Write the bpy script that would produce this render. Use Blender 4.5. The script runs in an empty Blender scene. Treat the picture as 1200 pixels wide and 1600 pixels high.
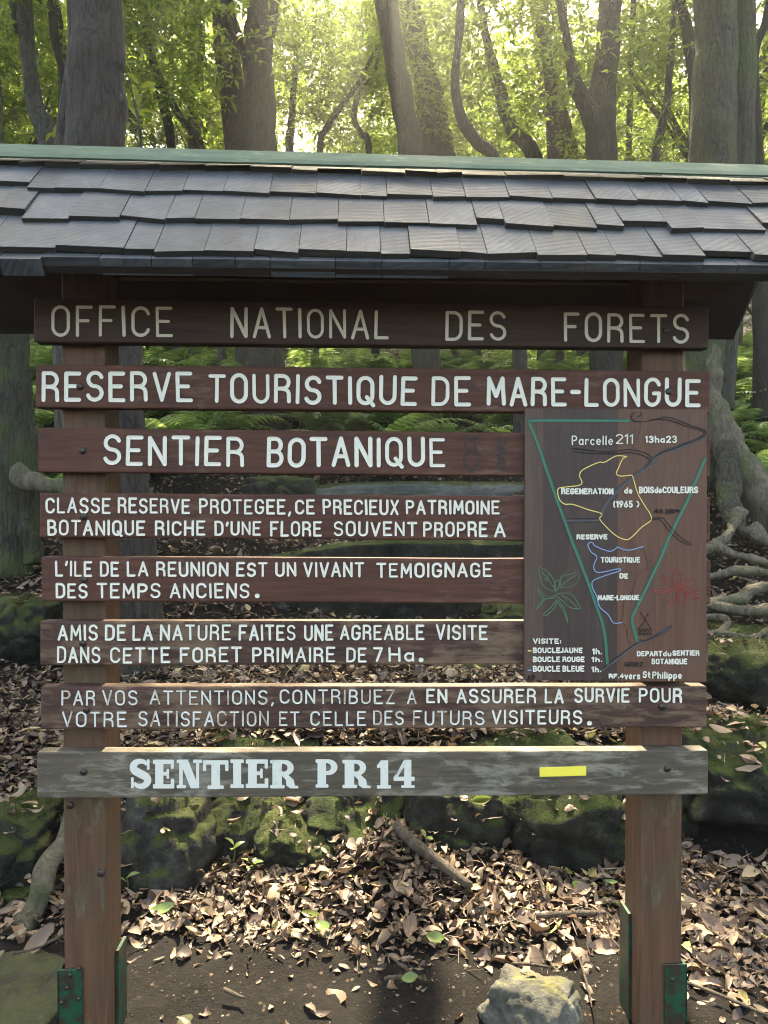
import bpy, bmesh, math, random
import numpy as np
from mathutils import Vector, Matrix, noise as mnoise

random.seed(7)
rng = np.random.default_rng(11)
S = bpy.context.scene
COL = S.collection
R = math.radians

# ------------------------------------------------------------------ camera, sky, sun, exposure
F = 1156.0                       # focal length in photograph pixels (1200 x 1600)
CAMZ = 1.5
PITCH = R(-0.6)
cd = bpy.data.cameras.new('camera')
cam = bpy.data.objects.new('camera', cd); COL.objects.link(cam)
cd.sensor_fit = 'VERTICAL'; cd.sensor_height = 36.0; cd.lens = 36.0 * F / 1600.0
cd.clip_start = 0.05; cd.clip_end = 600.0
cam.location = (0, 0, CAMZ); cam.rotation_euler = (R(90) + PITCH, 0, 0)
S.camera = cam
SUN_EL, SUN_AZ = R(56.5), R(-2)    # the sun stands behind the sign, a touch to the left
w = bpy.data.worlds.new('World'); S.world = w; w.use_nodes = True
nt = w.node_tree
sky = nt.nodes.new('ShaderNodeTexSky'); sky.sky_type = 'NISHITA'; sky.sun_disc = False
sky.dust_density = 4.0; sky.sun_elevation = SUN_EL; sky.sun_rotation = SUN_AZ
bg = nt.nodes['Background']; bg.inputs['Strength'].default_value = 0.15
nt.links.new(sky.outputs['Color'], bg.inputs['Color'])
sl = bpy.data.lights.new('sun', 'SUN'); sl.energy = 4.3; sl.angle = R(0.5); sl.color = (1.0, 0.93, 0.82)
sun = bpy.data.objects.new('sun', sl); COL.objects.link(sun)
sdir = Vector((math.sin(SUN_AZ) * math.cos(SUN_EL), math.cos(SUN_AZ) * math.cos(SUN_EL), math.sin(SUN_EL)))
sun.rotation_euler = sdir.to_track_quat('Z', 'Y').to_euler(); sun.location = (0, 0, 30)
S.view_settings.view_transform = 'Standard'; S.view_settings.look = 'None'
S.view_settings.exposure = 3.05; S.view_settings.gamma = 1.0
S.view_settings.use_white_balance = True; S.view_settings.white_balance_temperature = 8400; S.view_settings.white_balance_tint = 4
S.cycles.use_denoising = True; S.cycles.filter_width = 1.1
S.cycles.max_bounces = 8; S.cycles.diffuse_bounces = 5; S.cycles.glossy_bounces = 2
S.cycles.transmission_bounces = 4; S.cycles.transparent_max_bounces = 6

# ------------------------------------------------------------------ pixel helpers
CP, SP = math.cos(PITCH), math.sin(PITCH)
def ray(px, py):
    a = (px - 600) / F; b = (800 - py) / F
    return Vector((a, CP - b * SP, SP + b * CP))
def at(px, py, D):
    d = ray(px, py); t = D / d.y
    return Vector((d.x * t, D, CAMZ + d.z * t))
Y0, K = 1.98, 0.035
NK = math.hypot(1, K)
EX = Vector((1 / NK, K / NK, 0)); ED = Vector((-K / NK, 1 / NK, 0)); EZ = Vector((0, 0, 1))
SO = Vector((0, Y0, 0))
def loc(u, d, z): return SO + EX * u + ED * d + EZ * z        # sign frame: along, away, up
def sg(px, py, o=0.0):                                       # point on the sign plane moved o towards the viewer
    d = ray(px, py); n = -ED
    t = ((SO + n * o) - Vector((0, 0, CAMZ))).dot(n) / d.dot(n)
    return Vector((0, 0, CAMZ)) + d * t
def sgl(px, py, o=0.0):
    p = sg(px, py, o) - SO
    return p.dot(EX), p.dot(ED), p.z

# ------------------------------------------------------------------ object helpers
ORG = {}
def mk_mesh(name, V, Fc):
    me = bpy.data.meshes.new(name)
    if isinstance(Fc, np.ndarray):
        V = np.asarray(V, dtype=np.float32); n = Fc.shape[1]
        me.vertices.add(len(V)); me.vertices.foreach_set('co', V.ravel())
        me.loops.add(Fc.size); me.loops.foreach_set('vertex_index', Fc.astype(np.int32).ravel())
        me.polygons.add(len(Fc))
        me.polygons.foreach_set('loop_start', np.arange(0, Fc.size, n, dtype=np.int32))
        me.update(calc_edges=True); me.validate()
    else:
        me.from_pydata([tuple(v) for v in V], [], Fc); me.update()
    return me
def link(name, me, mat=None, parent=None, org=None, smooth=False):
    o = bpy.data.objects.new(name, me); COL.objects.link(o)
    org = Vector(org) if org is not None else Vector((0, 0, 0))
    ORG[o] = org
    if parent is not None:
        o.parent = parent; o.location = org - ORG[parent]
    else: o.location = org
    if mat is not None and me is not None and not me.materials: me.materials.append(mat)
    if smooth and me is not None: me.polygons.foreach_set('use_smooth', [True] * len(me.polygons))
    return o
def build(name, V, Fc, mat, parent=None, org=None, smooth=False):
    if org is None:
        A = np.array([tuple(v) for v in V]) if not isinstance(V, np.ndarray) else V
        c = (A.min(0) + A.max(0)) / 2; org = Vector((c[0], c[1], A[:, 2].min()))
    org = Vector(org)
    if isinstance(V, np.ndarray): V2 = V - np.array(org)[None, :]
    else: V2 = [Vector(v) - org for v in V]
    return link(name, mk_mesh(name, V2, Fc), mat, parent, org, smooth)
def empty(name, org, label, cat, group=None):
    o = bpy.data.objects.new(name, None); COL.objects.link(o); o.empty_display_size = 0.1
    ORG[o] = Vector(org); o.location = org
    return tag(o, label, cat, group)
def tag(o, label=None, cat=None, group=None, kind=None):
    if label: o['label'] = label
    if cat: o['category'] = cat
    if group: o['group'] = group
    if kind: o['kind'] = kind
    return o
class MB:
    def __init__(s): s.V = []; s.F = []
    def add(s, V, Fc):
        b = len(s.V); s.V += [Vector(v) for v in V]; s.F += [tuple(i + b for i in f) for f in Fc]
    def hexa(s, p):              # p: 4 front corners (tl,tr,br,bl), 4 back corners
        s.add(p, [(0, 3, 2, 1), (4, 5, 6, 7), (0, 1, 5, 4), (3, 7, 6, 2), (0, 4, 7, 3), (1, 2, 6, 5)])
    def box(s, u0, u1, d0, d1, z0, z1):
        s.hexa([loc(u0, d0, z1), loc(u1, d0, z1), loc(u1, d0, z0), loc(u0, d0, z0),
                loc(u0, d1, z1), loc(u1, d1, z1), loc(u1, d1, z0), loc(u0, d1, z0)])
    def build(s, name, mat, parent=None, org=None, smooth=False, bevel=0, seg=2):
        o = build(name, s.V, s.F, mat, parent, org, smooth)
        if bevel:
            bm = bmesh.new(); bm.from_mesh(o.data)
            bmesh.ops.recalc_face_normals(bm, faces=bm.faces)
            bmesh.ops.bevel(bm, geom=[e for e in bm.edges if e.calc_face_angle(0) > 0.5], offset=bevel, segments=seg, affect='EDGES', profile=0.5)
            bm.to_mesh(o.data); bm.free()
        return o
def spline(P, n=6):
    if len(P) < 3:
        return [P[0] + (P[1] - P[0]) * (i / n) for i in range(n + 1)] if len(P) == 2 else P
    out = []
    Q = [P[0] * 2 - P[1]] + list(P) + [P[-1] * 2 - P[-2]]
    for i in range(1, len(Q) - 2):
        p0, p1, p2, p3 = Q[i - 1:i + 3]
        for k in range(n):
            t = k / n
            out.append(0.5 * ((2 * p1) + (p2 - p0) * t + (2 * p0 - 5 * p1 + 4 * p2 - p3) * t * t + (3 * p1 - p0 - 3 * p2 + p3) * t ** 3))
    out.append(P[-1]); return out
def tube(mb, P, rad, sides=12, n=6, rough=0.12, freq=4.0, flute=0.0, seed=0.0, squash=1.0):
    Q = spline([Vector((p[0], p[1], p[2], r)) for p, r in zip(P, rad)], n)
    base = len(mb.V); T = None; X = None
    for i, q in enumerate(Q):
        p = q.to_3d() if hasattr(q, 'to_3d') else Vector(q[:3])
        p = Vector((q[0], q[1], q[2]))
        a = Vector(Q[max(i - 1, 0)][:3]); b = Vector(Q[min(i + 1, len(Q) - 1)][:3])
        T = (b - a).normalized()
        if X is None: X = (Vector((1, 0, 0)) - T * T.x); X = X if X.length > .1 else Vector((0, 1, 0)) - T * T.y
        X = (X - T * X.dot(T)).normalized(); Y = T.cross(X)
        for k in range(sides):
            th = 2 * math.pi * k / sides
            dv = X * math.cos(th) + Y * math.sin(th) * squash
            r = max(q[3], 1e-4)
            s = p + dv * r
            m = 1 + rough * mnoise.fractal((s + Vector((seed, seed * 1.7, 0))) * freq, 1.0, 2.0, 3) \
                + flute * math.sin(th * 3 + seed + 2 * mnoise.noise(p * 0.7 + Vector((seed, 0, 0))))
            mb.V.append(p + dv * r * m)
    m = len(Q)
    for i in range(m - 1):
        for k in range(sides):
            k2 = (k + 1) % sides
            mb.F.append((base + i * sides + k, base + i * sides + k2, base + (i + 1) * sides + k2, base + (i + 1) * sides + k))
    mb.F.append(tuple(base + k for k in reversed(range(sides)))); mb.F.append(tuple(base + (m - 1) * sides + k for k in range(sides)))

# ------------------------------------------------------------------ materials
def nodes(name):
    m = bpy.data.materials.new(name); m.use_nodes = True
    t = m.node_tree; return m, t, t.nodes['Principled BSDF']
def N(t, kind, **kw):
    n = t.nodes.new(kind)
    for k, v in kw.items():
        if k in n.inputs: n.inputs[k].default_value = v
        else: setattr(n, k, v)
    return n
def coord(t, scale=(1, 1, 1), which='Object', rot=(0, 0, 0)):
    c = N(t, 'ShaderNodeTexCoord'); mp = N(t, 'ShaderNodeMapping')
    mp.inputs['Scale'].default_value = scale; mp.inputs['Rotation'].default_value = rot
    t.links.new(c.outputs[which], mp.inputs['Vector']); return mp.outputs['Vector']
def noi(t, vec, scale, detail=5, rough=.6, dist=0):
    n = N(t, 'ShaderNodeTexNoise'); n.inputs['Scale'].default_value = scale; n.inputs['Detail'].default_value = detail
    n.inputs['Roughness'].default_value = rough; n.inputs['Distortion'].default_value = dist
    if vec is not None: t.links.new(vec, n.inputs['Vector'])
    return n.outputs['Fac']
def ramp(t, fac, stops, interp='LINEAR'):
    r = N(t, 'ShaderNodeValToRGB'); e = r.color_ramp.elements; r.color_ramp.interpolation = interp
    while len(e) < len(stops): e.new(0.5)
    for x, (p, c) in zip(e, stops):
        x.position = p; x.color = (*c, 1) if len(c) == 3 else c
    t.links.new(fac, r.inputs['Fac']); return r.outputs['Color']
def g(v): return (v, v, v)
def mix(t, fac, a, b, mode='MIX'):
    n = N(t, 'ShaderNodeMix'); n.data_type = 'RGBA'; n.blend_type = mode
    if isinstance(fac, (int, float)): n.inputs[0].default_value = fac
    else: t.links.new(fac, n.inputs[0])
    for s, i in ((a, 6), (b, 7)):
        if isinstance(s, (tuple, list)): n.inputs[i].default_value = (*s[:3], 1)
        else: t.links.new(s, n.inputs[i])
    return n.outputs[2]
def math_(t, op, a, b=0.0):
    n = N(t, 'ShaderNodeMath', operation=op)
    for s, i in ((a, 0), (b, 1)):
        if isinstance(s, (int, float)): n.inputs[i].default_value = s
        else: t.links.new(s, n.inputs[i])
    return n.outputs[0]
def bump(t, p, fac, strength=.4, dist=.01):
    b = N(t, 'ShaderNodeBump'); b.inputs['Strength'].default_value = strength; b.inputs['Distance'].default_value = dist
    t.links.new(fac, b.inputs['Height']); t.links.new(b.outputs['Normal'], p.inputs['Normal'])
def island(t):
    return N(t, 'ShaderNodeNewGeometry').outputs['Random Per Island']

def wood(name, lo, hi, axis='x', worn=None, amount=.45, rough=.7, blot=None, island_var=0.0, fine=1.0):
    m, t, p = nodes(name)
    sc = {'x': (2.2, 40, 40), 'z': (40, 40, 2.2)}[axis]
    v = coord(t, sc); grain = noi(t, v, 1.6 * fine, 8, .65, .5)
    v2 = coord(t, {'x': (5, 9, 9), 'z': (9, 9, 5)}[axis]); bl = noi(t, v2, 1.0, 6, .7, .6)
    c = ramp(t, grain, [(.3, lo), (.7, hi)])
    if blot: c = mix(t, ramp(t, bl, [(.45, g(0)), (.66, g(1))]), c, blot)
    if worn:
        v3 = coord(t, {'x': (10, 46, 46), 'z': (46, 46, 10)}[axis])
        wn = noi(t, v3, 1.0, 7, .72, .35); f = math_(t, 'MULTIPLY', wn, 1.0)
        f = math_(t, 'ADD', f, math_(t, 'MULTIPLY', noi(t, coord(t, (4, 4, 4)), 1.3, 3), .55))
        c = mix(t, ramp(t, f, [(.95 - amount * .32, g(0)), (1.04 - amount * .22, g(.85))]), c, worn)
    if island_var:
        c = mix(t, 1.0, c, ramp(t, island(t), [(0, g(1 - island_var)), (1, g(1.0))]), 'MULTIPLY')
    t.links.new(c, p.inputs['Base Color']); p.inputs['Roughness'].default_value = rough
    p.inputs['Specular IOR Level'].default_value = .35
    bump(t, p, grain, .35, .004)
    return m
RED_LO, RED_HI = (.03, .0125, .0105), (.08, .032, .026)
M = {}
M['board_dark'] = wood('stained board', (.022, .0112, .0085), (.054, .026, .019), rough=.75)
M['board_red'] = wood('red stained board', (.04, .0148, .0098), (.106, .0385, .0245), rough=.72, worn=(.13, .072, .055), amount=.3)
M['board_worn'] = wood('worn stained board', (.028, .013, .0105), (.085, .037, .027), rough=.7, worn=(.16, .1, .064), amount=.68, blot=(.042, .019, .014))
M['board_grey'] = wood('weathered grey board', (.048, .037, .026), (.125, .101, .072), rough=.8, worn=(.225, .2, .16), amount=.55, blot=(.06, .05, .038))
M['post'] = wood('stained post', (.046, .0225, .014), (.132, .061, .035), axis='z', rough=.65, worn=(.12, .1, .06), amount=.3, blot=(.075, .05, .027))
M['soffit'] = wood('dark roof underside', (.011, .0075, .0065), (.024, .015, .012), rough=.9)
M['shingle'] = None

def paint(name, col, fade, amount, rough=.55, isl=.15):
    m, t, p = nodes(name)
    n = noi(t, coord(t, (1, 1, 1)), 55, 6, .7); n2 = noi(t, coord(t), 6, 3)
    f = math_(t, 'ADD', math_(t, 'MULTIPLY', n, .6), math_(t, 'MULTIPLY', n2, .4))
    f = math_(t, 'ADD', f, math_(t, 'MULTIPLY', math_(t, 'SUBTRACT', island(t), .5), isl))
    c = mix(t, ramp(t, f, [(.72 - amount * .4, g(0)), (.9 - amount * .4, g(1))]), col, fade)
    t.links.new(c, p.inputs['Base Color']); p.inputs['Roughness'].default_value = rough
    bump(t, p, n, .15, .002)
    return m
M['cream'] = paint('cream letter paint', (.52, .475, .39), (.32, .27, .19), .35)
M['white'] = paint('white letter paint', (.66, .635, .56), (.44, .39, .29), .25)
M['white_worn'] = paint('worn white letter paint', (.6, .59, .55), (.32, .25, .16), .52, isl=.35)
M['white_slab'] = paint('chalky white paint', (.6, .59, .54), (.36, .34, .28), .4)
M['yellow'] = paint('yellow paint', (.78, .66, .08), (.5, .4, .06), .2)
M['yellow_line'] = paint('pale yellow line', (.72, .58, .18), (.45, .33, .12), .3)
M['green_line'] = paint('green line', (.02, .13, .085), (.03, .07, .05), .35)
M['blue_line'] = paint('blue line', (.2, .3, .5), (.1, .12, .18), .35)
M['red_line'] = paint('red line', (.28, .04, .035), (.08, .025, .02), .4)
M['brown_line'] = paint('red brown line', (.13, .045, .03), (.07, .03, .022), .4)
M['dark_line'] = paint('dark routed line', (.012, .012, .014), (.035, .026, .024), .4)
M['grey_line'] = paint('grey routed line', (.045, .042, .048), (.03, .024, .024), .4)
M['leaf_line'] = paint('dull green line', (.075, .16, .09), (.04, .03, .025), .45)

def rusty(name, col, chip, amount, metal=.0):
    m, t, p = nodes(name)
    n = noi(t, coord(t), 26, 8, .7); c = mix(t, ramp(t, n, [(.62 - amount * .3, g(0)), (.68 - amount * .3, g(1))]), col, chip)
    t.links.new(c, p.inputs['Base Color']); p.inputs['Roughness'].default_value = .42; p.inputs['Metallic'].default_value = metal
    bump(t, p, n, .3, .004); return m
M['green_metal'] = rusty('chipped green steel', (.0075, .054, .028), (.03, .02, .014), .55)
M['bolt'] = rusty('rusty bolt', (.04, .033, .03), (.09, .05, .035), .4, .5)

def shingle_mat():
    m, t, p = nodes('weathered shingle')
    isl = island(t)
    comb = N(t, 'ShaderNodeCombineXYZ'); t.links.new(math_(t, 'MULTIPLY', isl, 9.0), comb.inputs[0]); t.links.new(math_(t, 'MULTIPLY', isl, 5.0), comb.inputs[2])
    va = N(t, 'ShaderNodeVectorMath', operation='ADD'); t.links.new(coord(t), va.inputs[0]); t.links.new(comb.outputs[0], va.inputs[1])
    rot = N(t, 'ShaderNodeVectorRotate', rotation_type='Y_AXIS'); t.links.new(va.outputs[0], rot.inputs['Vector'])
    t.links.new(math_(t, 'MULTIPLY', math_(t, 'SUBTRACT', isl, .2), 1.1), rot.inputs['Angle'])
    wv = N(t, 'ShaderNodeTexWave', wave_type='BANDS', bands_direction='Z'); wv.inputs['Scale'].default_value = 22; wv.inputs['Distortion'].default_value = 3.5
    wv.inputs['Detail'].default_value = 4; wv.inputs['Detail Scale'].default_value = 1.5; wv.inputs['Detail Roughness'].default_value = .6
    t.links.new(rot.outputs[0], wv.inputs['Vector'])
    n = noi(t, va.outputs[0], 9, 8, .7); n3 = noi(t, coord(t), 90, 4, .6)
    base = ramp(t, n, [(.3, (.027, .031, .037)), (.52, (.057, .065, .078)), (.75, (.1, .107, .117))])
    grain = ramp(t, wv.outputs['Fac'], [(.0, g(.68)), (.35, g(1))])
    isl2 = math_(t, 'FRACT', math_(t, 'MULTIPLY', isl, 7.31))
    gm = mix(t, math_(t, 'MULTIPLY', isl2, .8), (1, 1, 1), grain)
    c = mix(t, 1.0, base, gm, 'MULTIPLY'); c = mix(t, 1.0, c, ramp(t, isl, [(0, g(.62)), (1, g(1))]), 'MULTIPLY')
    st = noi(t, coord(t), 3.1, 8, .72, .6); c = mix(t, ramp(t, st, [(.56, g(0)), (.66, g(.55))]), c, (.07, .062, .05)); sp_ = noi(t, coord(t), 34, 5, .7); c = mix(t, ramp(t, sp_, [(.69, g(0)), (.73, g(.6))]), c, (.17, .175, .16))
    t.links.new(c, p.inputs['Base Color']); p.inputs['Roughness'].default_value = .62
    h = math_(t, 'ADD', wv.outputs['Fac'], n3); bump(t, p, h, .25, .003)
    return m
M['shingle'] = shingle_mat()
M['endgrain_shade'] = wood('shaded end grain', (.012, .0115, .011), (.035, .033, .031), rough=.9)  # shade on the down-facing shingle butts is put into this colour
def ridge_mat():
    m, t, p = nodes('worn green paint')
    n = noi(t, coord(t, (3, 14, 14)), 2.2, 8, .72, .8); n2 = noi(t, coord(t, (6, 60, 60)), 1.5, 6, .7)
    c = ramp(t, n, [(.3, (.018, .046, .028)), (.6, (.04, .084, .05))])
    c = mix(t, ramp(t, n2, [(.6, g(0)), (.68, g(.8))]), c, (.2, .21, .16))
    t.links.new(c, p.inputs['Base Color']); p.inputs['Roughness'].default_value = .7; bump(t, p, n, .3, .004); return m
M['ridge'] = ridge_mat()

def bark(name, lo, hi, moss=0.0, crack=1.0, lichen=0.0):
    m, t, p = nodes(name)
    v = coord(t, (13, 13, 3.2)); n = noi(t, v, 2.0, 10, .78, .9); n2 = noi(t, coord(t), 3.5, 6, .65)
    vo = N(t, 'ShaderNodeTexVoronoi', feature='DISTANCE_TO_EDGE'); vo.inputs['Scale'].default_value = 5.5
    nv_ = N(t, 'ShaderNodeTexNoise'); nv_.inputs['Scale'].default_value = 3.0; nv_.inputs['Detail'].default_value = 5; cv_ = coord(t, (4.6, 4.6, .75)); t.links.new(cv_, nv_.inputs['Vector'])
    vm_ = N(t, 'ShaderNodeVectorMath', operation='MULTIPLY_ADD'); t.links.new(nv_.outputs['Color'], vm_.inputs[0]); vm_.inputs[1].default_value = (.55, .55, .3); t.links.new(cv_, vm_.inputs[2]); t.links.new(vm_.outputs[0], vo.inputs['Vector'])
    c = ramp(t, n, [(.36, lo), (.64, hi)])
    c = mix(t, 1.0, c, ramp(t, vo.outputs['Distance'], [(0, g(.42)), (.09, g(1.0))]), 'MULTIPLY') if crack >= .8 else c
    if lichen: c = mix(t, ramp(t, noi(t, coord(t, (1, 1, .6)), 11, 9, .78), [(.66 - lichen * .14, g(0)), (.71 - lichen * .14, g(.75))]), c, tuple(x * 1.9 + .03 for x in hi))
    if moss:
        c = mix(t, ramp(t, n2, [(.62 - moss * .28, g(0)), (.74 - moss * .28, g(.9))]), c, (.055, .075, .018))
    t.links.new(c, p.inputs['Base Color']); p.inputs['Roughness'].default_value = .88
    h = math_(t, 'ADD', n, math_(t, 'MULTIPLY', math_(t, 'MINIMUM', vo.outputs['Distance'], .12), 3.0 * crack))
    bump(t, p, h, 1.0, .05); return m
M['bark_dark'] = bark('dark bark', (.014, .0115, .0095), (.045, .037, .031), lichen=.05)
M['bark_grey'] = bark('grey bark', (.035, .031, .027), (.11, .1, .085), moss=.15, lichen=.45)
M['bark_brown'] = bark('brown bark', (.02, .0155, .013), (.065, .05, .042), lichen=.12)
M['bark_moss'] = bark('mossy bark', (.02, .0175, .012), (.07, .062, .045), moss=.62, lichen=.2)
M['root'] = bark('pale root bark', (.046, .038, .025), (.2, .172, .118), moss=.42, crack=.5, lichen=.3)

def leafmat(name, stops, trans=.5, rough=.38, spec=.5, tint=(2.5, 2.5, 1.6)):
    m, t, p = nodes(name)
    c = ramp(t, island(t), stops)
    n = noi(t, coord(t), 2.2, 2); c = mix(t, 1.0, c, ramp(t, n, [(.3, g(.7)), (.7, g(1.25))]), 'MULTIPLY')
    t.links.new(c, p.inputs['Base Color']); p.inputs['Roughness'].default_value = rough; p.inputs['Specular IOR Level'].default_value = spec
    tr = N(t, 'ShaderNodeBsdfTranslucent'); t.links.new(mix(t, 1.0, c, tint, 'MULTIPLY'), tr.inputs['Color'])
    mx = N(t, 'ShaderNodeMixShader'); mx.inputs[0].default_value = trans
    t.links.new(p.outputs[0], mx.inputs[1]); t.links.new(tr.outputs[0], mx.inputs[2])
    t.links.new(mx.outputs[0], t.nodes['Material Output'].inputs['Surface']); return m
GR = [(0, (.05, .078, .022)), (.4, (.08, .115, .032)), (.75, (.12, .16, .045)), (1, (.18, .21, .06))]
M['leaf'] = leafmat('forest leaf', GR, .55)
M['leaf_yellow'] = leafmat('young yellow green leaf', [(0, (.08, .11, .025)), (1, (.17, .2, .045))], .45)
M['fern'] = leafmat('fern', [(0, (.06, .1, .035)), (.6, (.1, .15, .06)), (1, (.16, .21, .1))], .5, .5)
M['green_leaf'] = leafmat('fresh leaf', [(0, (.06, .13, .03)), (1, (.2, .26, .09))], .4)
def litter_mat():
    m = leafmat('dead leaf', [(0, (.03, .02, .016)), (.25, (.08, .052, .04)), (.5, (.15, .102, .074)), (.72, (.185, .13, .09)), (.93, (.255, .185, .132)), (.98, (.38, .27, .14)), (1, (.3, .3, .1))], .15, .55, .4, (1.1, 1.0, .8))
    return m
M['litter'] = litter_mat()

def rockmat(name, lo, hi, moss=.5, mosscol=(.03, .04, .012), bright=(.062, .07, .022)):
    m, t, p = nodes(name)
    v = coord(t); n = noi(t, v, 9, 9, .75); n2 = noi(t, v, 4.5, 9, .75, .3); n3 = noi(t, v, 70, 6, .75)
    c = ramp(t, n, [(.38, lo), (.55, tuple(a * .7 + b * .3 for a, b in zip(lo, hi))), (.7, hi)])
    if moss:
        ge = N(t, 'ShaderNodeNewGeometry'); sx = N(t, 'ShaderNodeSeparateXYZ'); t.links.new(ge.outputs['Normal'], sx.inputs[0])
        f = math_(t, 'ADD', math_(t, 'MULTIPLY', sx.outputs['Z'], .5), n2)
        mc = mix(t, ramp(t, noi(t, v, 16, 6, .7), [(.4, g(0)), (.68, g(1))]), mosscol, bright)
        c = mix(t, ramp(t, f, [(1.0 - moss * .55, g(0)), (1.08 - moss * .55, g(.95))]), c, mc)
    t.links.new(c, p.inputs['Base Color']); p.inputs['Roughness'].default_value = .92; p.inputs['Specular IOR Level'].default_value = .2
    bump(t, p, math_(t, 'ADD', n, math_(t, 'MULTIPLY', n3, .5)), .9, .025); return m
M['rock'] = rockmat('mossy lava rock', (.006, .006, .0056), (.105, .1, .09), .42)
M['rock_moss'] = rockmat('green mossy rock', (.006, .007, .0055), (.07, .07, .057), .6)
M['rock_dark'] = rockmat('dark damp rock', (.004, .0045, .0037), (.05, .05, .043), .36, (.02, .03, .008), (.045, .06, .014))
M['slab'] = rockmat('grey stone slab', (.07, .078, .072), (.17, .18, .165), .22)
M['pale'] = rockmat('pale yellowish rock', (.05, .049, .042), (.27, .255, .205), .1, (.12, .115, .05), (.17, .16, .08))
M['flat'] = rockmat('worn flat stone', (.028, .024, .019), (.105, .092, .074), .16, (.045, .05, .022), (.075, .075, .036))

def ground_mat():
    m, t, p = nodes('dark forest soil')
    v = coord(t); n = noi(t, v, 2.1, 8, .65); n2 = noi(t, v, 38, 7, .75); n3 = noi(t, v, 140, 3, .7)
    c = ramp(t, n2, [(.3, (.0025, .002, .0017)), (.55, (.008, .006, .0048)), (.78, (.026, .02, .016))])
    c = mix(t, ramp(t, n, [(.45, g(0)), (.65, g(.6))]), c, (.0135, .010, .008))
    # little chips of bark and leaf
    vo = N(t, 'ShaderNodeTexVoronoi'); vo.inputs['Scale'].default_value = 70; t.links.new(v, vo.inputs['Vector'])
    sp = N(t, 'ShaderNodeSeparateColor'); t.links.new(vo.outputs['Color'], sp.inputs[0])
    chip = math_(t, 'MULTIPLY', math_(t, 'GREATER_THAN', sp.outputs[0], .955), math_(t, 'LESS_THAN', vo.outputs['Distance'], .42))
    c = mix(t, chip, c, ramp(t, sp.outputs[1], [(0, (.025, .018, .013)), (1, (.11, .08, .058))]))
    t.links.new(c, p.inputs['Base Color']); p.inputs['Roughness'].default_value = .93; p.inputs['Specular IOR Level'].default_value = .2
    bump(t, p, math_(t, 'ADD', n2, math_(t, 'MULTIPLY', n3, .5)), .9, .02); return m
M['soil'] = ground_mat()
M['twig'] = bark('dead branch bark', (.05, .038, .028), (.17, .125, .09), lichen=.25, crack=.3)

# ------------------------------------------------------------------ terrain
def vnoise(x, y, s):
    x = np.asarray(x, float) ; y = np.asarray(y, float)
    xi = np.floor(x).astype(int); yi = np.floor(y).astype(int); fx = x - xi; fy = y - yi
    fx = fx * fx * (3 - 2 * fx); fy = fy * fy * (3 - 2 * fy)
    def h(a, b):
        v = np.sin(a * 127.1 + b * 311.7 + s * 74.7) * 43758.5453
        return v - np.floor(v)
    return (h(xi, yi) * (1 - fx) + h(xi + 1, yi) * fx) * (1 - fy) + (h(xi, yi + 1) * (1 - fx) + h(xi + 1, yi + 1) * fx) * fy
PD = [-20, 2.0, 2.5, 2.8, 3.05, 3.35, 3.7, 4.3, 4.7, 5.1, 5.4, 6.4, 6.7, 9.0, 14, 20, 30, 60, 90]
PL = [0, 0, .02, .06, .22, .44, .50, .56, .90, 1.18, 1.25, 1.5, 1.55, 2.8, 4.3, 6.1, 9.6, 16, 19]
PC = [0, 0, .02, .045, .075, .42, .52, .56, .62, .72, 1.18, 1.4, 1.62, 2.8, 4.3, 6.1, 9.6, 16, 19]
PR = [0, 0, .02, .08, .16, .44, .58, .82, 1.02, 1.3, 1.45, 1.65, 1.7, 2.8, 4.3, 6.1, 9.6, 16, 19]
def sstep(a, b, x): t = np.clip((x - a) / (b - a), 0, 1); return t * t * (3 - 2 * t)
def H(x, y, detail=True):
    x = np.asarray(x, float); y = np.asarray(y, float)
    a = np.interp(y, PD, PL); b = np.interp(y, PD, PC); c = np.interp(y, PD, PR)
    wl = 1 - sstep(-1.5, -.5, x - 0 * y); wr = sstep(.6, 1.4, x)
    h = a * wl + c * wr + b * (1 - wl - wr)
    h = h + .15 * np.exp(-((x - .02) / .33) ** 2 - ((y - 2.95) / .26) ** 2)
    if detail:
        k = sstep(2.2, 3.2, y)
        h = h + k * ((vnoise(x * 2.3, y * 2.3, 1) - .5) * .10 + (vnoise(x * .5, y * .5, 4) - .5) * .35 * sstep(6, 12, y)) \
            + (vnoise(x * 7, y * 7, 2) - .5) * .03 + (vnoise(x * 19, y * 19, 3) - .5) * .012
    return h
def Hs(x, y): return float(H(x, y))
def grid_axis(segs):
    out = []
    for a, b, st in segs: out += list(np.arange(a, b, st))
    out.append(segs[-1][1]); return np.array(out)
gx = grid_axis([(-70, -20, 5), (-20, -6, .7), (-6, -2.6, .16), (-2.6, 2.6, .035), (2.6, 6, .16), (6, 20, .7), (20, 70, 5)])
gy = grid_axis([(-25, 0, 2.5), (0, 1.8, .12), (1.8, 5.6, .03), (5.6, 9, .09), (9, 20, .4), (20, 90, 2.5)])
XX, YY = np.meshgrid(gx, gy); ZZ = H(XX, YY)
V = np.stack([XX.ravel(), YY.ravel(), ZZ.ravel()], 1); nx, ny = len(gx), len(gy)
ii, jj = np.meshgrid(np.arange(nx - 1), np.arange(ny - 1)); b0 = (jj * nx + ii).ravel()
Fq = np.stack([b0, b0 + 1, b0 + nx + 1, b0 + nx], 1)
gnd = build('ground', V, Fq, M['soil'], org=(0, 0, 0), smooth=True); tag(gnd, kind='structure')

# ------------------------------------------------------------------ the sign
sign = empty('information_sign', loc(0, .1, 0), 'large brown wooden forest information sign with carved white lettering under a shingled roof', 'sign')

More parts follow.
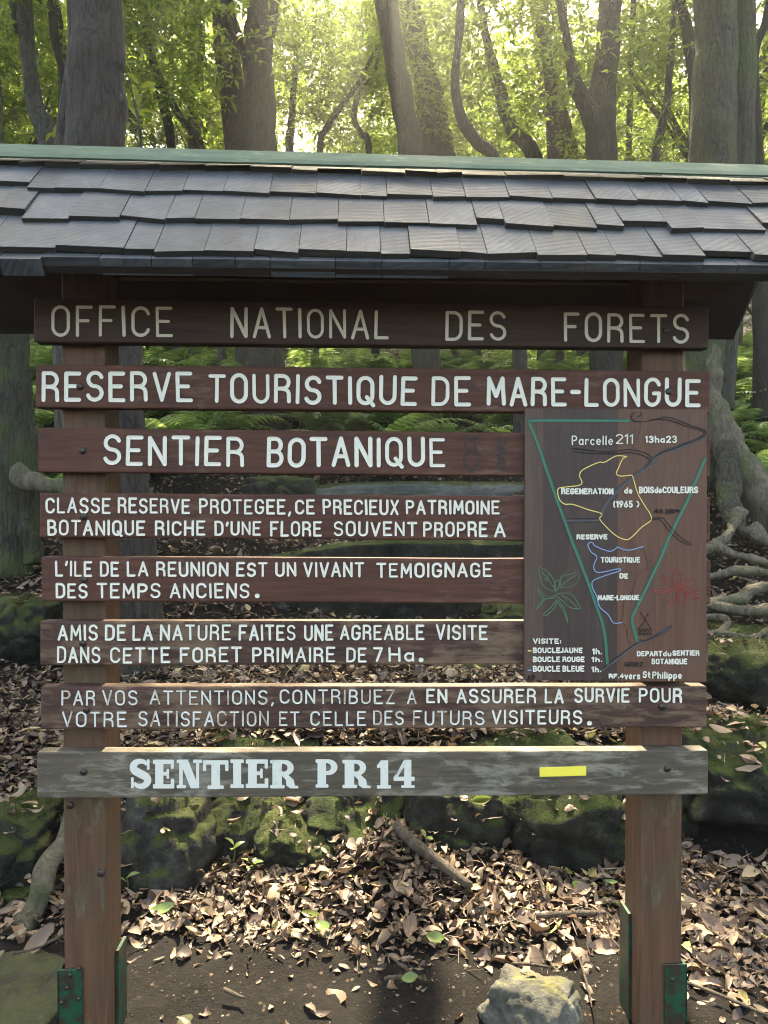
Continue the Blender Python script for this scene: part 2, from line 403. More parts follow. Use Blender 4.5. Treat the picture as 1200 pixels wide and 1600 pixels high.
# stroke alphabet: height 1, strokes are point lists
def A(cx, cy, rx, ry, a0, a1, n=12):
    n = max(4, int(abs(a1 - a0) / 15))
    return [(cx + rx * math.cos(R(a0 + (a1 - a0) * i / n)), cy + ry * math.sin(R(a0 + (a1 - a0) * i / n))) for i in range(n + 1)]
GL = {
 'A': (.6, [[(0, 0), (.3, 1), (.6, 0)], [(.12, .33), (.48, .33)]]),
 'B': (.52, [[(0, 0), (0, 1)], [(0, 1)] + A(.26, .76, .22, .24, 90, -90) + [(0, .52)], [(.2, .52)] + A(.27, .26, .25, .26, 90, -90) + [(0, 0)]]),
 'C': (.55, [A(.28, .72, .28, .28, 15, 180) + A(.28, .28, .28, .28, 180, 345)]),
 'D': (.55, [[(0, 0), (0, 1)], [(0, 1)] + A(.25, .7, .3, .3, 90, 0) + A(.25, .3, .3, .3, 0, -90) + [(0, 0)]]),
 'E': (.5, [[(.5, 1), (0, 1), (0, 0), (.5, 0)], [(0, .52), (.4, .52)]]),
 'F': (.5, [[(.5, 1), (0, 1), (0, 0)], [(0, .52), (.38, .52)]]),
 'G': (.57, [A(.28, .72, .28, .28, 15, 180) + A(.28, .28, .28, .28, 180, 350) + [(.57, .45), (.34, .45)]]),
 'H': (.55, [[(0, 0), (0, 1)], [(.55, 0), (.55, 1)], [(0, .52), (.55, .52)]]),
 'I': (.02, [[(.01, 0), (.01, 1)]]),
 'J': (.35, [[(.35, 1), (.35, .2)] + A(.17, .18, .18, .18, 0, -170)]),
 'L': (.46, [[(0, 1), (0, 0), (.46, 0)]]),
 'M': (.66, [[(0, 0), (.04, 1), (.33, .3), (.62, 1), (.66, 0)]]),
 'N': (.56, [[(0, 0), (0, 1), (.56, 0), (.56, 1)]]),
 'O': (.56, [A(.28, .71, .28, .29, 0, 180) + A(.28, .29, .28, .29, 180, 360) + [(.56, .71)]]),
 'P': (.52, [[(0, 0), (0, 1)], [(0, 1)] + A(.26, .74, .26, .26, 90, -90) + [(0, .48)]]),
 'Q': (.58, [A(.28, .71, .28, .29, 0, 180) + A(.28, .29, .28, .29, 180, 360) + [(.56, .71)], [(.34, .24), (.6, -.08)]]),
 'R': (.54, [[(0, 0), (0, 1)], [(0, 1)] + A(.26, .75, .25, .25, 90, -90) + [(0, .5)], [(.26, .5)] + A(.3, .28, .22, .2, 80, 0) + [(.53, 0)]]),
 'S': (.54, [A(.28, .75, .26, .25, 20, 270) + A(.27, .25, .27, .25, 90, -160)]),
 'T': (.56, [[(0, 1), (.56, 1)], [(.28, 1), (.28, 0)]]),
 'U': (.55, [[(0, 1), (0, .28)] + A(.275, .28, .275, .28, 180, 360) + [(.55, 1)]]),
 'V': (.56, [[(0, 1), (.28, 0), (.56, 1)]]),
 'X': (.5, [[(0, 0), (.5, 1)], [(0, 1), (.5, 0)]]),
 'Z': (.5, [[(0, 1), (.5, 1), (0, 0), (.5, 0)]]),
 'a': (.44, [A(.22, .3, .22, .3, 60, 360) , [(.44, .6), (.44, 0)]]),
 'c': (.4, [A(.22, .31, .22, .31, 45, 315)]),
 'd': (.44, [A(.22, .3, .22, .3, 60, 360), [(.44, 1), (.44, 0)]]),
 'e': (.44, [[(.02, .32), (.43, .32)] + A(.22, .31, .22, .31, 5, 310)]),
 'h': (.42, [[(0, 0), (0, 1)], [(0, .35)] + A(.21, .38, .21, .22, 160, 0) + [(.42, 0)]]),
 'i': (.02, [[(.01, 0), (.01, .58)], [(.01, .82), (.01, .84)]]),
 'l': (.02, [[(.01, 0), (.01, 1)]]),
 'm': (.62, [[(0, 0), (0, .6)], [(0, .4)] + A(.155, .42, .155, .18, 160, 0) + [(.31, 0)], [(.31, .4)] + A(.465, .42, .155, .18, 160, 0) + [(.62, 0)]]),
 'p': (.44, [[(0, -.35), (0, .6)], A(.22, .3, .22, .3, 180, -180)]),
 'r': (.3, [[(0, 0), (0, .6)], [(0, .35)] + A(.2, .38, .2, .22, 170, 50)]),
 's': (.38, [A(.2, .46, .17, .15, 30, 270) + A(.19, .16, .19, .16, 90, -150)]),
 't': (.3, [[(.14, .95), (.14, .12), (.28, 0)], [(0, .62), (.3, .62)]]),
 'u': (.42, [[(0, .6), (0, .22)] + A(.21, .22, .21, .22, 180, 360) + [(.42, .6)], [(.42, .6), (.42, 0)]]),
 'v': (.42, [[(0, .6), (.21, 0), (.42, .6)]]),
 '0': (.5, [A(.25, .7, .25, .3, 0, 180) + A(.25, .3, .25, .3, 180, 360) + [(.5, .7)]]),
 '1': (.2, [[(0, .82), (.18, 1), (.18, 0)]]),
 '2': (.5, [A(.25, .74, .25, .26, 160, -20) + [(0, 0), (.5, 0)]]),
 '3': (.48, [A(.22, .76, .22, .24, 150, -90) + A(.22, .26, .26, .26, 90, -150)]),
 '4': (.52, [[(.38, 0), (.38, 1), (0, .32), (.52, .32)]]),
 '5': (.48, [[(.44, 1), (.06, 1), (.03, .56)] + A(.22, .3, .25, .3, 110, -150)]),
 '6': (.5, [[(.38, 1), (.1, .55)] + A(.25, .28, .25, .28, 150, -210)]),
 '7': (.48, [[(0, 1), (.48, 1), (.18, 0)]]),
 '9': (.5, [[(.14, 0), (.42, .5)] + A(.25, .72, .25, .28, -30, 330)]),
 '.': (.02, [[(.01, .03), (.01, .05)]]), ',': (.1, [[(.1, .06), (.02, -.16)]]), "'": (.08, [[(.08, 1), (.02, .78)]]),
 '-': (.28, [[(0, .5), (.28, .5)]]), '(': (.16, [A(.3, .45, .3, .6, 125, 235)]), ')': (.16, [A(-.14, .45, .3, .6, 55, -55)]),
 ':': (.02, [[(.01, .1), (.01, .13)], [(.01, .55), (.01, .58)]]),
}
def dens(P, step):
    out = [P[0]]
    for a, b in zip(P, P[1:]):
        L = math.hypot(b[0] - a[0], b[1] - a[1])
        if L < 1e-6: continue
        n = max(1, int(L / step))
        out += [(a[0] + (b[0] - a[0]) * i / n, a[1] + (b[1] - a[1]) * i / n) for i in range(1, n + 1)]
    return out
PROF = [(-1, 1), (-.55, .35), (0, 0), (.55, .35), (1, 1)]       # hollow cross-section of a routed stroke
def ribbon(mb, P, wd, o, prof=.0011):
    """P in photograph pixels on the sign plane: a hollow painted groove with round ends, o metres proud"""
    P = [p for i, p in enumerate(P) if i == 0 or math.hypot(p[0] - P[i - 1][0], p[1] - P[i - 1][1]) > .05]
    if len(P) < 2: P = [P[0], (P[0][0] + .1, P[0][1])]
    hw = wd / 2; rows = []
    n = len(P)
    for i, p in enumerate(P):
        a = P[max(i - 1, 0)]; b = P[min(i + 1, n - 1)]
        if i and i < n - 1:
            d1 = Vector((p[0] - a[0], p[1] - a[1])).normalized(); d2 = Vector((b[0] - p[0], b[1] - p[1])).normalized()
            if d1.dot(d2) < .5:              # a sharp corner: end this stroke with its cap, begin another
                ribbon(mb, P[:i + 1], wd, o, prof); ribbon(mb, P[i:], wd, o + .00012, prof); return
        dx, dy = b[0] - a[0], b[1] - a[1]; L = math.hypot(dx, dy) or 1
        nx_, ny_ = -dy / L, dx / L
        ww = hw * (1 + .07 * mnoise.noise(Vector((p[0] * .09, p[1] * .09, 3))))
        rows.append([sg(p[0] + nx_ * s * ww, p[1] + ny_ * s * ww, o + prof * q) for s, q in PROF])
    Fc = []; Vv = [v for r in rows for v in r]
    for i in range(n - 1):
        for k in range(4): Fc.append((i * 5 + k, i * 5 + k + 1, (i + 1) * 5 + k + 1, (i + 1) * 5 + k))
    mb.add(Vv, Fc)
    for e, (p, q) in enumerate(((P[0], P[1]), (P[-1], P[-2]))):
        an = math.atan2(p[1] - q[1], p[0] - q[0]); Vv = [sg(p[0], p[1], o)]; Fc = []
        m = 7
        for rr, qq in ((.55, .35), (1, 1)):
            for k in range(m):
                th = an - math.pi / 2 + math.pi * k / (m - 1)
                Vv.append(sg(p[0] + math.cos(th) * hw * rr, p[1] + math.sin(th) * hw * rr, o + prof * qq))
        for k in range(m - 1):
            Fc.append((0, 1 + k, 2 + k)); Fc.append((1 + k, 1 + m + k, 2 + m + k, 2 + k))
        mb.add(Vv, Fc)
def text(mb, s, x0, x1, yt0, yb0, yt1=None, yb1=None, wd=6, o=.0012, gap=.33, jit=.012):
    """one word between outer pixel edges x0..x1, its top and foot given at both ends"""
    wd *= .72; yt1 = yt0 if yt1 is None else yt1; yb1 = yb0 if yb1 is None else yb1
    x0 += wd / 2; x1 -= wd / 2; yt0 += wd / 2; yt1 += wd / 2; yb0 -= wd / 2; yb1 -= wd / 2
    adv = []; x = 0
    for ch in s:
        adv.append(x); x += (GL[ch][0] + gap) if ch != ' ' else .3
    tot = max(x - gap, .02); sx = (x1 - x0) / tot if tot > .1 else (yb0 - yt0)
    for ch, ax in zip(s, adv):
        if ch == ' ': continue
        jy, jh, sl_ = random.gauss(0, jit), random.gauss(0, jit * 1.3), random.gauss(0, jit * 1.2)
        wj = 1 + random.gauss(0, .06)
        for st in GL[ch][1]:
            pts = []
            for (u, v) in st:
                X = x0 + (ax + u + (v - .5) * sl_) * sx
                k = (X - x0) / max(x1 - x0, 1)
                yt = yt0 + (yt1 - yt0) * k; yb = yb0 + (yb1 - yb0) * k
                pts.append((X, yb - (v * (1 + jh) + jy) * (yb - yt)))
            ribbon(mb, dens(pts, 4), wd * wj, o + random.random() * .0004)

TB = .045
def board(c, mat, label):
    """c: pixel corners tl, tr, br, bl as seen (edges of the top or underside included)"""
    (x0, a0), (x1, a1), (x2, b1), (x3, b0) = c
    def top(y): return y + max(0, (y - 788)) * TB / Y0
    def bot(y): return y - max(0, (788 - y)) * TB / Y0
    q = [sg(x0, top(a0)), sg(x1, top(a1)), sg(x2, bot(b1)), sg(x3, bot(b0))]
    mb = MB(); n = 14; Vv = []
    for i in range(n + 1):                       # a long plank with faintly uneven edges
        t = i / n
        for (p, r, sgn) in ((q[0], q[1], 1), (q[3], q[2], -1)):
            for dd in (0, TB):
                v = p.lerp(r, t) + ED * dd + EZ * (.0016 * mnoise.noise(Vector((t * 9, sgn * 5, a0))))
                Vv.append(v)
    Fc = []
    for i in range(n):
        a = i * 4; b = a + 4    # order: top-front, top-back, bot-front, bot-back
        Fc += [(a, a + 2, b + 2, b), (a + 1, b + 1, b + 3, a + 3), (a, b, b + 1, a + 1), (a + 2, a + 3, b + 3, b + 2)]
    Fc += [(0, 1, 3, 2), (n * 4, n * 4 + 2, n * 4 + 3, n * 4 + 1)]
    mb.add(Vv, Fc)
    o = mb.build('sign_board', mat, sign, bevel=.0045, seg=2); tag(o, label); return o
def bolt(parent, px, py, r=5.5, o=0.0, hole=False):
    c = sg(px, py, o); mb = MB(); rr = r * Y0 / F; n = 14; Vv = []; Fc = []
    for (k, h) in ((1.0, .0005), (.95, .0035), (.6, .0055), (.0, .006)):
        for i in range(n):
            th = 2 * math.pi * i / n; Vv.append(c + EX * rr * k * math.cos(th) + EZ * rr * k * math.sin(th) - ED * h)
    for j in range(3):
        for i in range(n): Fc.append((j * n + i, j * n + (i + 1) % n, (j + 1) * n + (i + 1) % n, (j + 1) * n + i))
    mb.add(Vv, Fc)
    return mb.build('bolt', M['bolt'], parent, smooth=True)
def letters(parent, items, mat, wd, **kw):
    for it in items:
        mb = MB(); text(mb, *it, wd=wd, **kw); mb.build('lettering', mat, parent)
def dots(mb, x, y, r): ribbon(mb, [(x - .3, y), (x + .3, y)], r * 2, .0013)

B = {}
B[1] = board([(52, 466), (1108, 478), (1108, 550), (52, 540)], M['board_dark'], 'top board reading OFFICE NATIONAL DES FORETS')
letters(B[1], [('OFFICE', 80, 270, 477, 526, 479, 527), ('NATIONAL', 360, 608, 480, 528, 484, 530), ('DES', 696, 791, 486, 532, 487, 533), ('FORETS', 881, 1077, 488, 534, 490, 537)], M['cream'], 7.0)
bolt(B[1], 1040, 517, 4.5)
B[2] = board([(55, 569), (1110, 580), (1110, 650), (55, 640)], M['board_red'], 'board reading RESERVE TOURISTIQUE DE MARE-LONGUE')
letters(B[2], [('RESERVE', 65, 301, 580, 628, 582, 629), ('TOURISTIQUE', 325, 652, 583, 630, 588, 634), ('DE', 674, 736, 588, 635), ('MARE-LONGUE', 760, 1095, 588, 634, 591, 636)], M['white'], 8.6)
bolt(B[2], 125, 604); bolt(B[2], 1044, 612)
B[3] = board([(59, 668), (1110, 679), (1110, 747), (59, 739)], M['board_red'], 'board reading SENTIER BOTANIQUE with scratched marks')
letters(B[3], [('SENTIER', 161, 382, 680, 727, 682, 729), ('BOTANIQUE', 417, 696, 682, 730, 684, 730)], M['white'], 8.6)
bolt(B[3], 129, 704)
mb = MB()
for P in ([(738, 690), (732, 680), (724, 684), (727, 697), (735, 704), (725, 712), (727, 728), (737, 738), (742, 728)],
          [(750, 694), (748, 682), (741, 684), (743, 700), (750, 714), (747, 728), (742, 724)],
          None, [(776, 686), (790, 733)], [(790, 690), (776, 728)], [(773, 712), (792, 706)], [(783, 682), (783, 735)]):
    if P is None: mb.build('scratched_mark', M['dark_line'], B[3]); mb = MB(); continue
    ribbon(mb, dens(P, 3), 2.0, .0016, .0003)
mb.build('scratched_mark', M['dark_line'], B[3])
B[4] = board([(61, 770), (1110, 777), (1110, 846), (61, 840)], M['board_red'], 'board beginning CLASSE RESERVE PROTEGEE')
letters(B[4], [('CLASSE', 71, 173, 777, 802, 778, 803), ('RESERVE', 184, 297, 777, 802, 779, 803), ('PROTEGEE,', 311, 455, 779, 803, 780, 804), ('CE', 461, 492, 780, 804), ('PRECIEUX', 504, 623, 780, 804, 781, 805), ('PATRIMOINE', 634, 781, 781, 804, 782, 804),
               ('BOTANIQUE', 74, 227, 812, 837, 813, 837), ('RICHE', 242, 321, 813, 837), ("D'UNE", 335, 408, 814, 837), ('FLORE', 422, 503, 814, 838), ('SOUVENT', 521, 652, 814, 838, 815, 838), ('PROPRE', 661, 762, 815, 839), ('A', 772, 790, 816, 839)], M['white'], 5.0)
bolt(B[4], 131, 807)
B[5] = board([(64, 868), (1111, 873), (1111, 944), (64, 940)], M['board_red'], "board beginning L'ILE DE LA REUNION")
letters(B[5], [("L'ILE", 86, 144, 876, 901), ('DE', 156, 186, 877, 901), ('LA', 198, 232, 877, 901), ('REUNION', 244, 357, 877, 901, 878, 901), ('EST', 369, 418, 878, 901), ('UN', 430, 463, 878, 901), ('VIVANT', 474, 569, 878, 902), ('TEMOIGNAGE', 588, 769, 879, 903, 879, 902),
               ('DES', 87, 137, 911, 935), ('TEMPS', 151, 251, 911, 935), ('ANCIENS', 265, 390, 911, 935)], M['white'], 5.0)
mb = MB(); dots(mb, 402, 931, 3.6); mb.build('full_stop', M['white'], B[5])
bolt(B[5], 132, 906)
B[6] = board([(62, 967), (1107, 967), (1107, 1038), (62, 1040)], M['board_worn'], 'board beginning AMIS DE LA NATURE')
letters(B[6], [('AMIS', 90, 153, 976, 1001), ('DE', 164, 197, 976, 1001), ('LA', 207, 239, 976, 1001), ('NATURE', 250, 361, 976, 1001), ('FAITES', 373, 462, 976, 1001), ('UNE', 475, 521, 976, 1001), ('AGREABLE', 531, 663, 976, 1000), ('VISITE', 681, 762, 976, 1000),
               ('DANS', 89, 157, 1010, 1036), ('CETTE', 172, 266, 1011, 1036), ('FORET', 281, 378, 1011, 1035), ('PRIMAIRE', 394, 524, 1011, 1035), ('DE', 541, 573, 1011, 1035), ('7', 583, 598, 1011, 1034), ('Ha', 607, 647, 1011, 1034)], M['white'], 5.0)
mb = MB(); dots(mb, 658, 1031, 3.6); mb.build('full_stop', M['white'], B[6])
bolt(B[6], 130, 1005)
B[7] = board([(63, 1067), (1105, 1066), (1105, 1137), (63, 1140)], M['board_worn'], 'worn board beginning PAR VOS ATTENTIONS')
letters(B[7], [('PAR', 96, 149, 1078, 1102), ('VOS', 160, 215, 1078, 1102), ('ATTENTIONS,', 234, 428, 1078, 1101), ('CONTRIBUEZ', 437, 617, 1077, 1100), ('A', 636, 651, 1077, 1100)], M['white_worn'], 4.0)
letters(B[7], [('EN', 666, 699, 1076, 1099), ('ASSURER', 713, 838, 1076, 1099), ('LA', 851, 881, 1076, 1099), ('SURVIE', 897, 984, 1075, 1098), ('POUR', 998, 1066, 1075, 1098),
               ('VISITEURS', 768, 910, 1109, 1132)], M['white'], 4.9)
letters(B[7], [('VOTRE', 97, 198, 1112, 1136), ('SATISFACTION', 216, 420, 1111, 1135), ('ET', 436, 468, 1111, 1134), ('CELLE', 485, 572, 1111, 1134), ('DES', 583, 631, 1110, 1133), ('FUTURS', 645, 757, 1110, 1133)], M['white_worn'], 4.0)
mb = MB(); dots(mb, 921, 1130, 3.6); mb.build('full_stop', M['white'], B[7])
bolt(B[7], 135, 1109); bolt(B[7], 1034, 1104)
B[8] = board([(57, 1167), (1107, 1164), (1107, 1242), (57, 1248)], M['board_grey'], 'weathered grey bottom board reading SENTIER PR 14')
bolt(B[8], 131, 1206); bolt(B[8], 1042, 1201)
# slab letters of the bottom board: outlines in a unit box
def slab(mb, ch, x0, x1, yt, yb, kk=[0]):
    W, Hh = x1 - x0, yb - yt
    def poly(pts):
        kk[0] += 1; o = .0008 + (kk[0] % 40) * .00003
        Vv = [sg(x0 + u * W, yb - v * Hh, o) for u, v in pts]; mb.add(Vv, [tuple(range(len(Vv)))])
    def rc(u0, u1, v0, v1, r=.03):
        a, b = r, r * W / Hh
        poly([(u0 + a, v0), (u1 - a, v0), (u1, v0 + b), (u1, v1 - b), (u1 - a, v1), (u0 + a, v1), (u0, v1 - b), (u0, v0 + b)])
    def ring(cx, cy, rx, ry, ix, iy, a0, a1, n=18, sx=0):
        for i in range(n):
            t0, t1 = R(a0 + (a1 - a0) * i / n), R(a0 + (a1 - a0) * (i + 1) / n)
            kk[0] += 1; o = .0008 + (kk[0] % 7) * .00003
            q = [(cx + rx * math.cos(t0), cy + ry * math.sin(t0)), (cx + rx * math.cos(t1), cy + ry * math.sin(t1)),
                 (cx + sx + ix * math.cos(t1), cy + iy * math.sin(t1)), (cx + sx + ix * math.cos(t0), cy + iy * math.sin(t0))]
            mb.add([sg(x0 + u * W, yb - v * Hh, o) for u, v in q], [(0, 1, 2, 3)])
    if ch == 'S':
        P = A(.5, .735, .34, .2, 25, 250) + A(.5, .265, .34, .2, 70, -155)
        Wd = [.065 + .085 * math.sin(math.pi * i / (len(P) - 1)) ** 1.3 for i in range(len(P))]
        for i in range(len(P) - 1):
            q = []
            for j, s in ((i, 1), (i + 1, 1), (i + 1, -1), (i, -1)):
                a = P[max(j - 1, 0)]; b = P[min(j + 1, len(P) - 1)]; dx, dy = (b[0] - a[0]) * W, (b[1] - a[1]) * Hh; L = math.hypot(dx, dy) or 1
                q.append((P[j][0] - dy / L * s * Wd[j] * Hh / W * .95, P[j][1] + dx / L * s * Wd[j] * .95))
            mb.add([sg(x0 + u * W, yb - v * Hh, .0008 + (i % 3) * .00003) for u, v in q], [(0, 1, 2, 3)])
        rc(.80, .93, .64, 1.0); rc(.05, .18, 0, .38)
    if ch in 'EN TIRP1':
        pass
    if ch == 'E':
        rc(.10, .48, 0, 1); rc(0, .95, 0, .15); rc(0, .95, .85, 1); rc(.4, .68, .45, .58); rc(.62, .74, .34, .68); rc(.82, .98, .0, .34); rc(.82, .96, .68, 1)
    if ch == 'I': rc(.2, .8, 0, 1); rc(0, 1, 0, .13); rc(0, 1, .87, 1)
    if ch == 'T': rc(.33, .67, 0, 1); rc(.18, .82, 0, .12); rc(0, 1, .85, 1); rc(0, .13, .62, 1); rc(.87, 1, .62, 1)
    if ch == 'N':
        rc(.1, .24, 0, 1); rc(0, .36, 0, .12); rc(0, .36, .88, 1); rc(.76, .88, 0, 1); rc(.64, 1, .88, 1); poly([(.1, 1), (.44, 1), (.88, .0), (.55, .0)])
    if ch in 'PR':
        rc(.08, .42, 0, 1); rc(0, .52, 0, .12); rc(0, .5, .87, 1); ring(.5, .72, .38 if ch == 'P' else .34, .28, .12, .13, 90, -90, 16); rc(.4, .51, .86, 1.0); rc(.4, .51, .44, .59)
        if ch == 'R': poly([(.44, .5), (.66, .46), (.84, .3), (.88, .1), (1, .08), (1, 0), (.72, 0), (.58, .1), (.56, .3), (.44, .42)])
    if ch == '1': rc(.25, .8, 0, 1); rc(0, 1, 0, .12); poly([(0, .82), (.3, 1), (.5, 1), (.5, .76), (0, .72)])
    if ch == '4':
        rc(.5, .84, 0, 1); rc(.36, 1, 0, .1); rc(0, 1, .25, .4); poly([(.5, 1), (.72, 1), (.2, .4), (0, .4), (0, .32)])
mb = MB()
for ch, a, b in (('S', 203, 236), ('E', 239, 273), ('N', 276, 316), ('T', 317, 357), ('I', 360, 381), ('E', 384, 420), ('R', 422, 466), ('P', 493, 532), ('R', 535, 579), ('1', 589, 611), ('4', 615, 648)):
    if a in (493, 589): mb.build('lettering', M['white_slab'], B[8]); mb = MB()
    yy = random.uniform(-1, 1); slab(mb, ch, a, b, 1187 + yy, 1232 + yy - (a - 203) * .002)
mb.build('lettering', M['white_slab'], B[8])
mb = MB(); q = [(843, 1199), (916, 1197), (916, 1212), (843, 1214)]
mb.hexa([sg(x, y, .002) for x, y in q] + [sg(x, y, .0002) for x, y in q]); mb.build('trail_mark', M['yellow'], B[8], bevel=.0012)

# posts
UL0, UL1 = sgl(97, 930, -TB)[0], sgl(165.5, 930, -TB)[0]
UR0, UR1 = sgl(1002, 930, -TB)[0], sgl(1068, 930, -TB)[0]
PDP = .122
posts = []
for (u0, u1, lab) in ((UL0, UL1, None), (UR0, UR1, None)):
    mb = MB(); mb.box(u0, u1, TB + .0005, TB + PDP, -.25, 2.24)
    bm_o = mb.build('post', M['post'], sign, org=loc((u0 + u1) / 2, TB + .06, 0), bevel=.006)
    posts.append(bm_o)
bolt(posts[0], 158, 1364, 6, -TB); bolt(posts[0], 110, 1258, 6, -TB)
def angle_iron(parent, u_face0, u_face1, u_side, z1, front=True):
    mb = MB(); tk = .007
    if front:
        mb.box(u_face0, u_face1, TB - tk - .001, TB - .001, -.2, z1)
        s0, s1 = sorted((u_side, u_side + (tk if u_side > u_face0 + .02 else -tk)))
        mb.box(s0, s1, TB - tk - .001, TB + .06, -.2, z1 - .004)
    else:
        mb.box(min(u_side, u_face0), max(u_side, u_face0), TB + .062, TB + PDP + .012, -.2, z1)
        mb.box(min(u_face0, u_face1), max(u_face0, u_face1), TB + PDP + .003, TB + PDP + .012, -.2, z1 - .004)
    o = mb.build('bracket', M['green_metal'], parent, bevel=.0015)
    return o
zb = lambda py: sg(600, py, -TB).z
b1 = angle_iron(posts[0], UL0 - .015, UL0 + .052, UL0 - .008, zb(1502)); 
angle_iron(posts[0], UL1 + .001, UL1 - .06, UL1 + .011, zb(1478) - .035, False)
angle_iron(posts[1], UR1 - .052, UR1 + .012, UR1 + .005, zb(1514))
angle_iron(posts[1], UR0 - .001, UR0 + .06, UR0 - .010, zb(1438) - .03, False)
for (x, y) in ((110, 1523), (123, 1513), (105, 1543), (123, 1560), (97, 1566)): bolt(posts[0], x, y, 3.6, -TB + .009)
bolt(posts[1], 1050, 1530, 4, -TB + .009)

# map panel
(q0, q1) = ((820, 639), (1104, 640)); PT = .014
c = [(820, 638), (1105, 640), (1104, 1066), (819, 1063)]
def map_mat():
    m, t, p = nodes('map panel wood')
    v = coord(t, (40, 40, 2.5)); gr = noi(t, v, 1.5, 8, .65, 1.0); bl = noi(t, coord(t, (6, 6, 4)), 1.2, 6, .7)
    sx = N(t, 'ShaderNodeSeparateXYZ'); t.links.new(coord(t), sx.inputs[0])
    w_ = (1105 - 820) * Y0 / F
    f = math_(t, 'ADD', math_(t, 'DIVIDE', sx.outputs[0], w_), .5)
    plank = ramp(t, f, [(0, (.07, .04, .029)), (.09, (.041, .021, .018)), (.505, (.1, .041, .0245))], 'CONSTANT')
    cc = mix(t, 1.0, plank, ramp(t, gr, [(.3, g(.7)), (.7, g(1.3))]), 'MULTIPLY')
    cc = mix(t, ramp(t, bl, [(.5, g(0)), (.72, g(.5))]), cc, (.085, .055, .038))
    t.links.new(cc, p.inputs['Base Color']); p.inputs['Roughness'].default_value = .62; bump(t, p, gr, .3, .004); return m
mb = MB(); mb.hexa([sg(x, y, PT) for x, y in c] + [sg(x, y, PT) + ED * (PT - .001) for x, y in c])
mp = mb.build('map_panel', map_mat(), sign, bevel=.002)
OM = PT + .0008
def m1(L): return [(810 + a / 4, 640 + b / 4) for a, b in L]
def m2(L): return [(810 + a / 4, 850 + b / 4) for a, b in L]
def sm(P, n=5):
    return [(q[0], q[1]) for q in spline([Vector((a, b, 0)) for a, b in P], n)]
def lines(name, mat, items, o=OM):
    mb = MB()
    for P, wd in items: ribbon(mb, dens(P, 3), wd, o, .0008)
    return mb.build(name, mat, mp)
def each(name, mat, items, o=OM):
    for it in items: lines(name, mat, [it], o)
lines('map_boundary', M['green_line'], [(m1([(66, 70), (140, 66), (690, 68)]), 4.6), (m1([(68, 80), (120, 210), (240, 560), (350, 860)]) + m2([(360, 40), (440, 250), (525, 490), (545, 600), (556, 748)]), 4.6),
     (m1([(1165, 310), (1060, 560), (900, 880)]) + m2([(925, 10), (830, 210), (712, 450), (712, 490), (742, 605)]), 4.6)])
lines('map_trail', M['yellow_line'], [(sm(m1([(678, 292), (610, 290), (540, 328), (500, 330), (405, 375), (382, 412), (398, 455), (370, 475), (280, 485), (246, 500), (256, 560), (290, 590), (340, 592), (440, 626), (510, 645), (522, 660), (512, 690), (600, 780), (670, 812), (710, 795), (770, 735), (828, 692), (825, 655), (790, 600), (745, 520), (715, 420), (700, 410), (640, 415), (612, 400), (625, 365), (650, 310), (678, 292)])), 1.5)])
lines('map_trail', M['blue_line'], [(sm(m1([(782, 855), (690, 878), (620, 860)]) + m2([(620, 20), (570, 45), (480, 12)]) + m1([(465, 832), (445, 830), (435, 850), (455, 890)]) + m2([(490, 80), (470, 140), (500, 178), (620, 155), (632, 168), (540, 198), (460, 240), (490, 330), (510, 395), (560, 440), (595, 492), (650, 490)])), 1.6)])
lines('map_trail', M['brown_line'], [(sm(m2([(785, 20), (798, 80), (805, 150), (740, 195), (715, 300), (660, 375), (655, 440), (650, 490), (675, 520), (685, 590), (710, 640)])), 1.3), (sm(m1([(778, 40), (760, 150), (715, 250), (690, 300)])), 2.2)])
each('map_road', M['grey_line'], [(sm(m1([(300, 690), (480, 690), (520, 640), (560, 570), (650, 475), (760, 390), (830, 330), (905, 265), (1040, 225), (1160, 165)])), 5.5), (sm(m2([(520, 790), (640, 700), (720, 640), (850, 580), (940, 520)])), 4)], OM - .0002)
each('map_road', M['dark_line'], [(sm(m1([(330, 240), (430, 252), (560, 265), (690, 250), (790, 270), (835, 310), (790, 370)])), 1.2), (sm(m1([(340, 262), (440, 272), (600, 275), (700, 268), (790, 290), (825, 320)])), 1.2),
     (sm(m1([(705, 40), (720, 70), (790, 75), (850, 62), (940, 48), (1080, 100), (1140, 118), (1172, 140), (1150, 175), (1000, 235), (900, 270), (850, 300)])), 1.3), (sm(m1([(830, 60), (940, 66), (1060, 108), (1135, 130), (1160, 150), (1120, 180), (1000, 222)])), 1.1),
     (sm(m1([(735, 12), (715, 25), (710, 45)])), 1.1), (sm(m1([(765, 15), (770, 30), (745, 45)])), 1.1), (sm(m1([(830, 688), (890, 690), (940, 755), (1010, 820), (1080, 850)])), 1.5), (sm(m1([(835, 678), (905, 680), (960, 745), (1030, 810), (1080, 835)])), 1.2),
     (m1([(300, 682), (480, 680)]), 1), (m1([(300, 702), (490, 700)]), 1),
     (sm(m2([(530, 780), (640, 690), (720, 632), (760, 600), (800, 605), (920, 545), (960, 512)])), 1.3)])
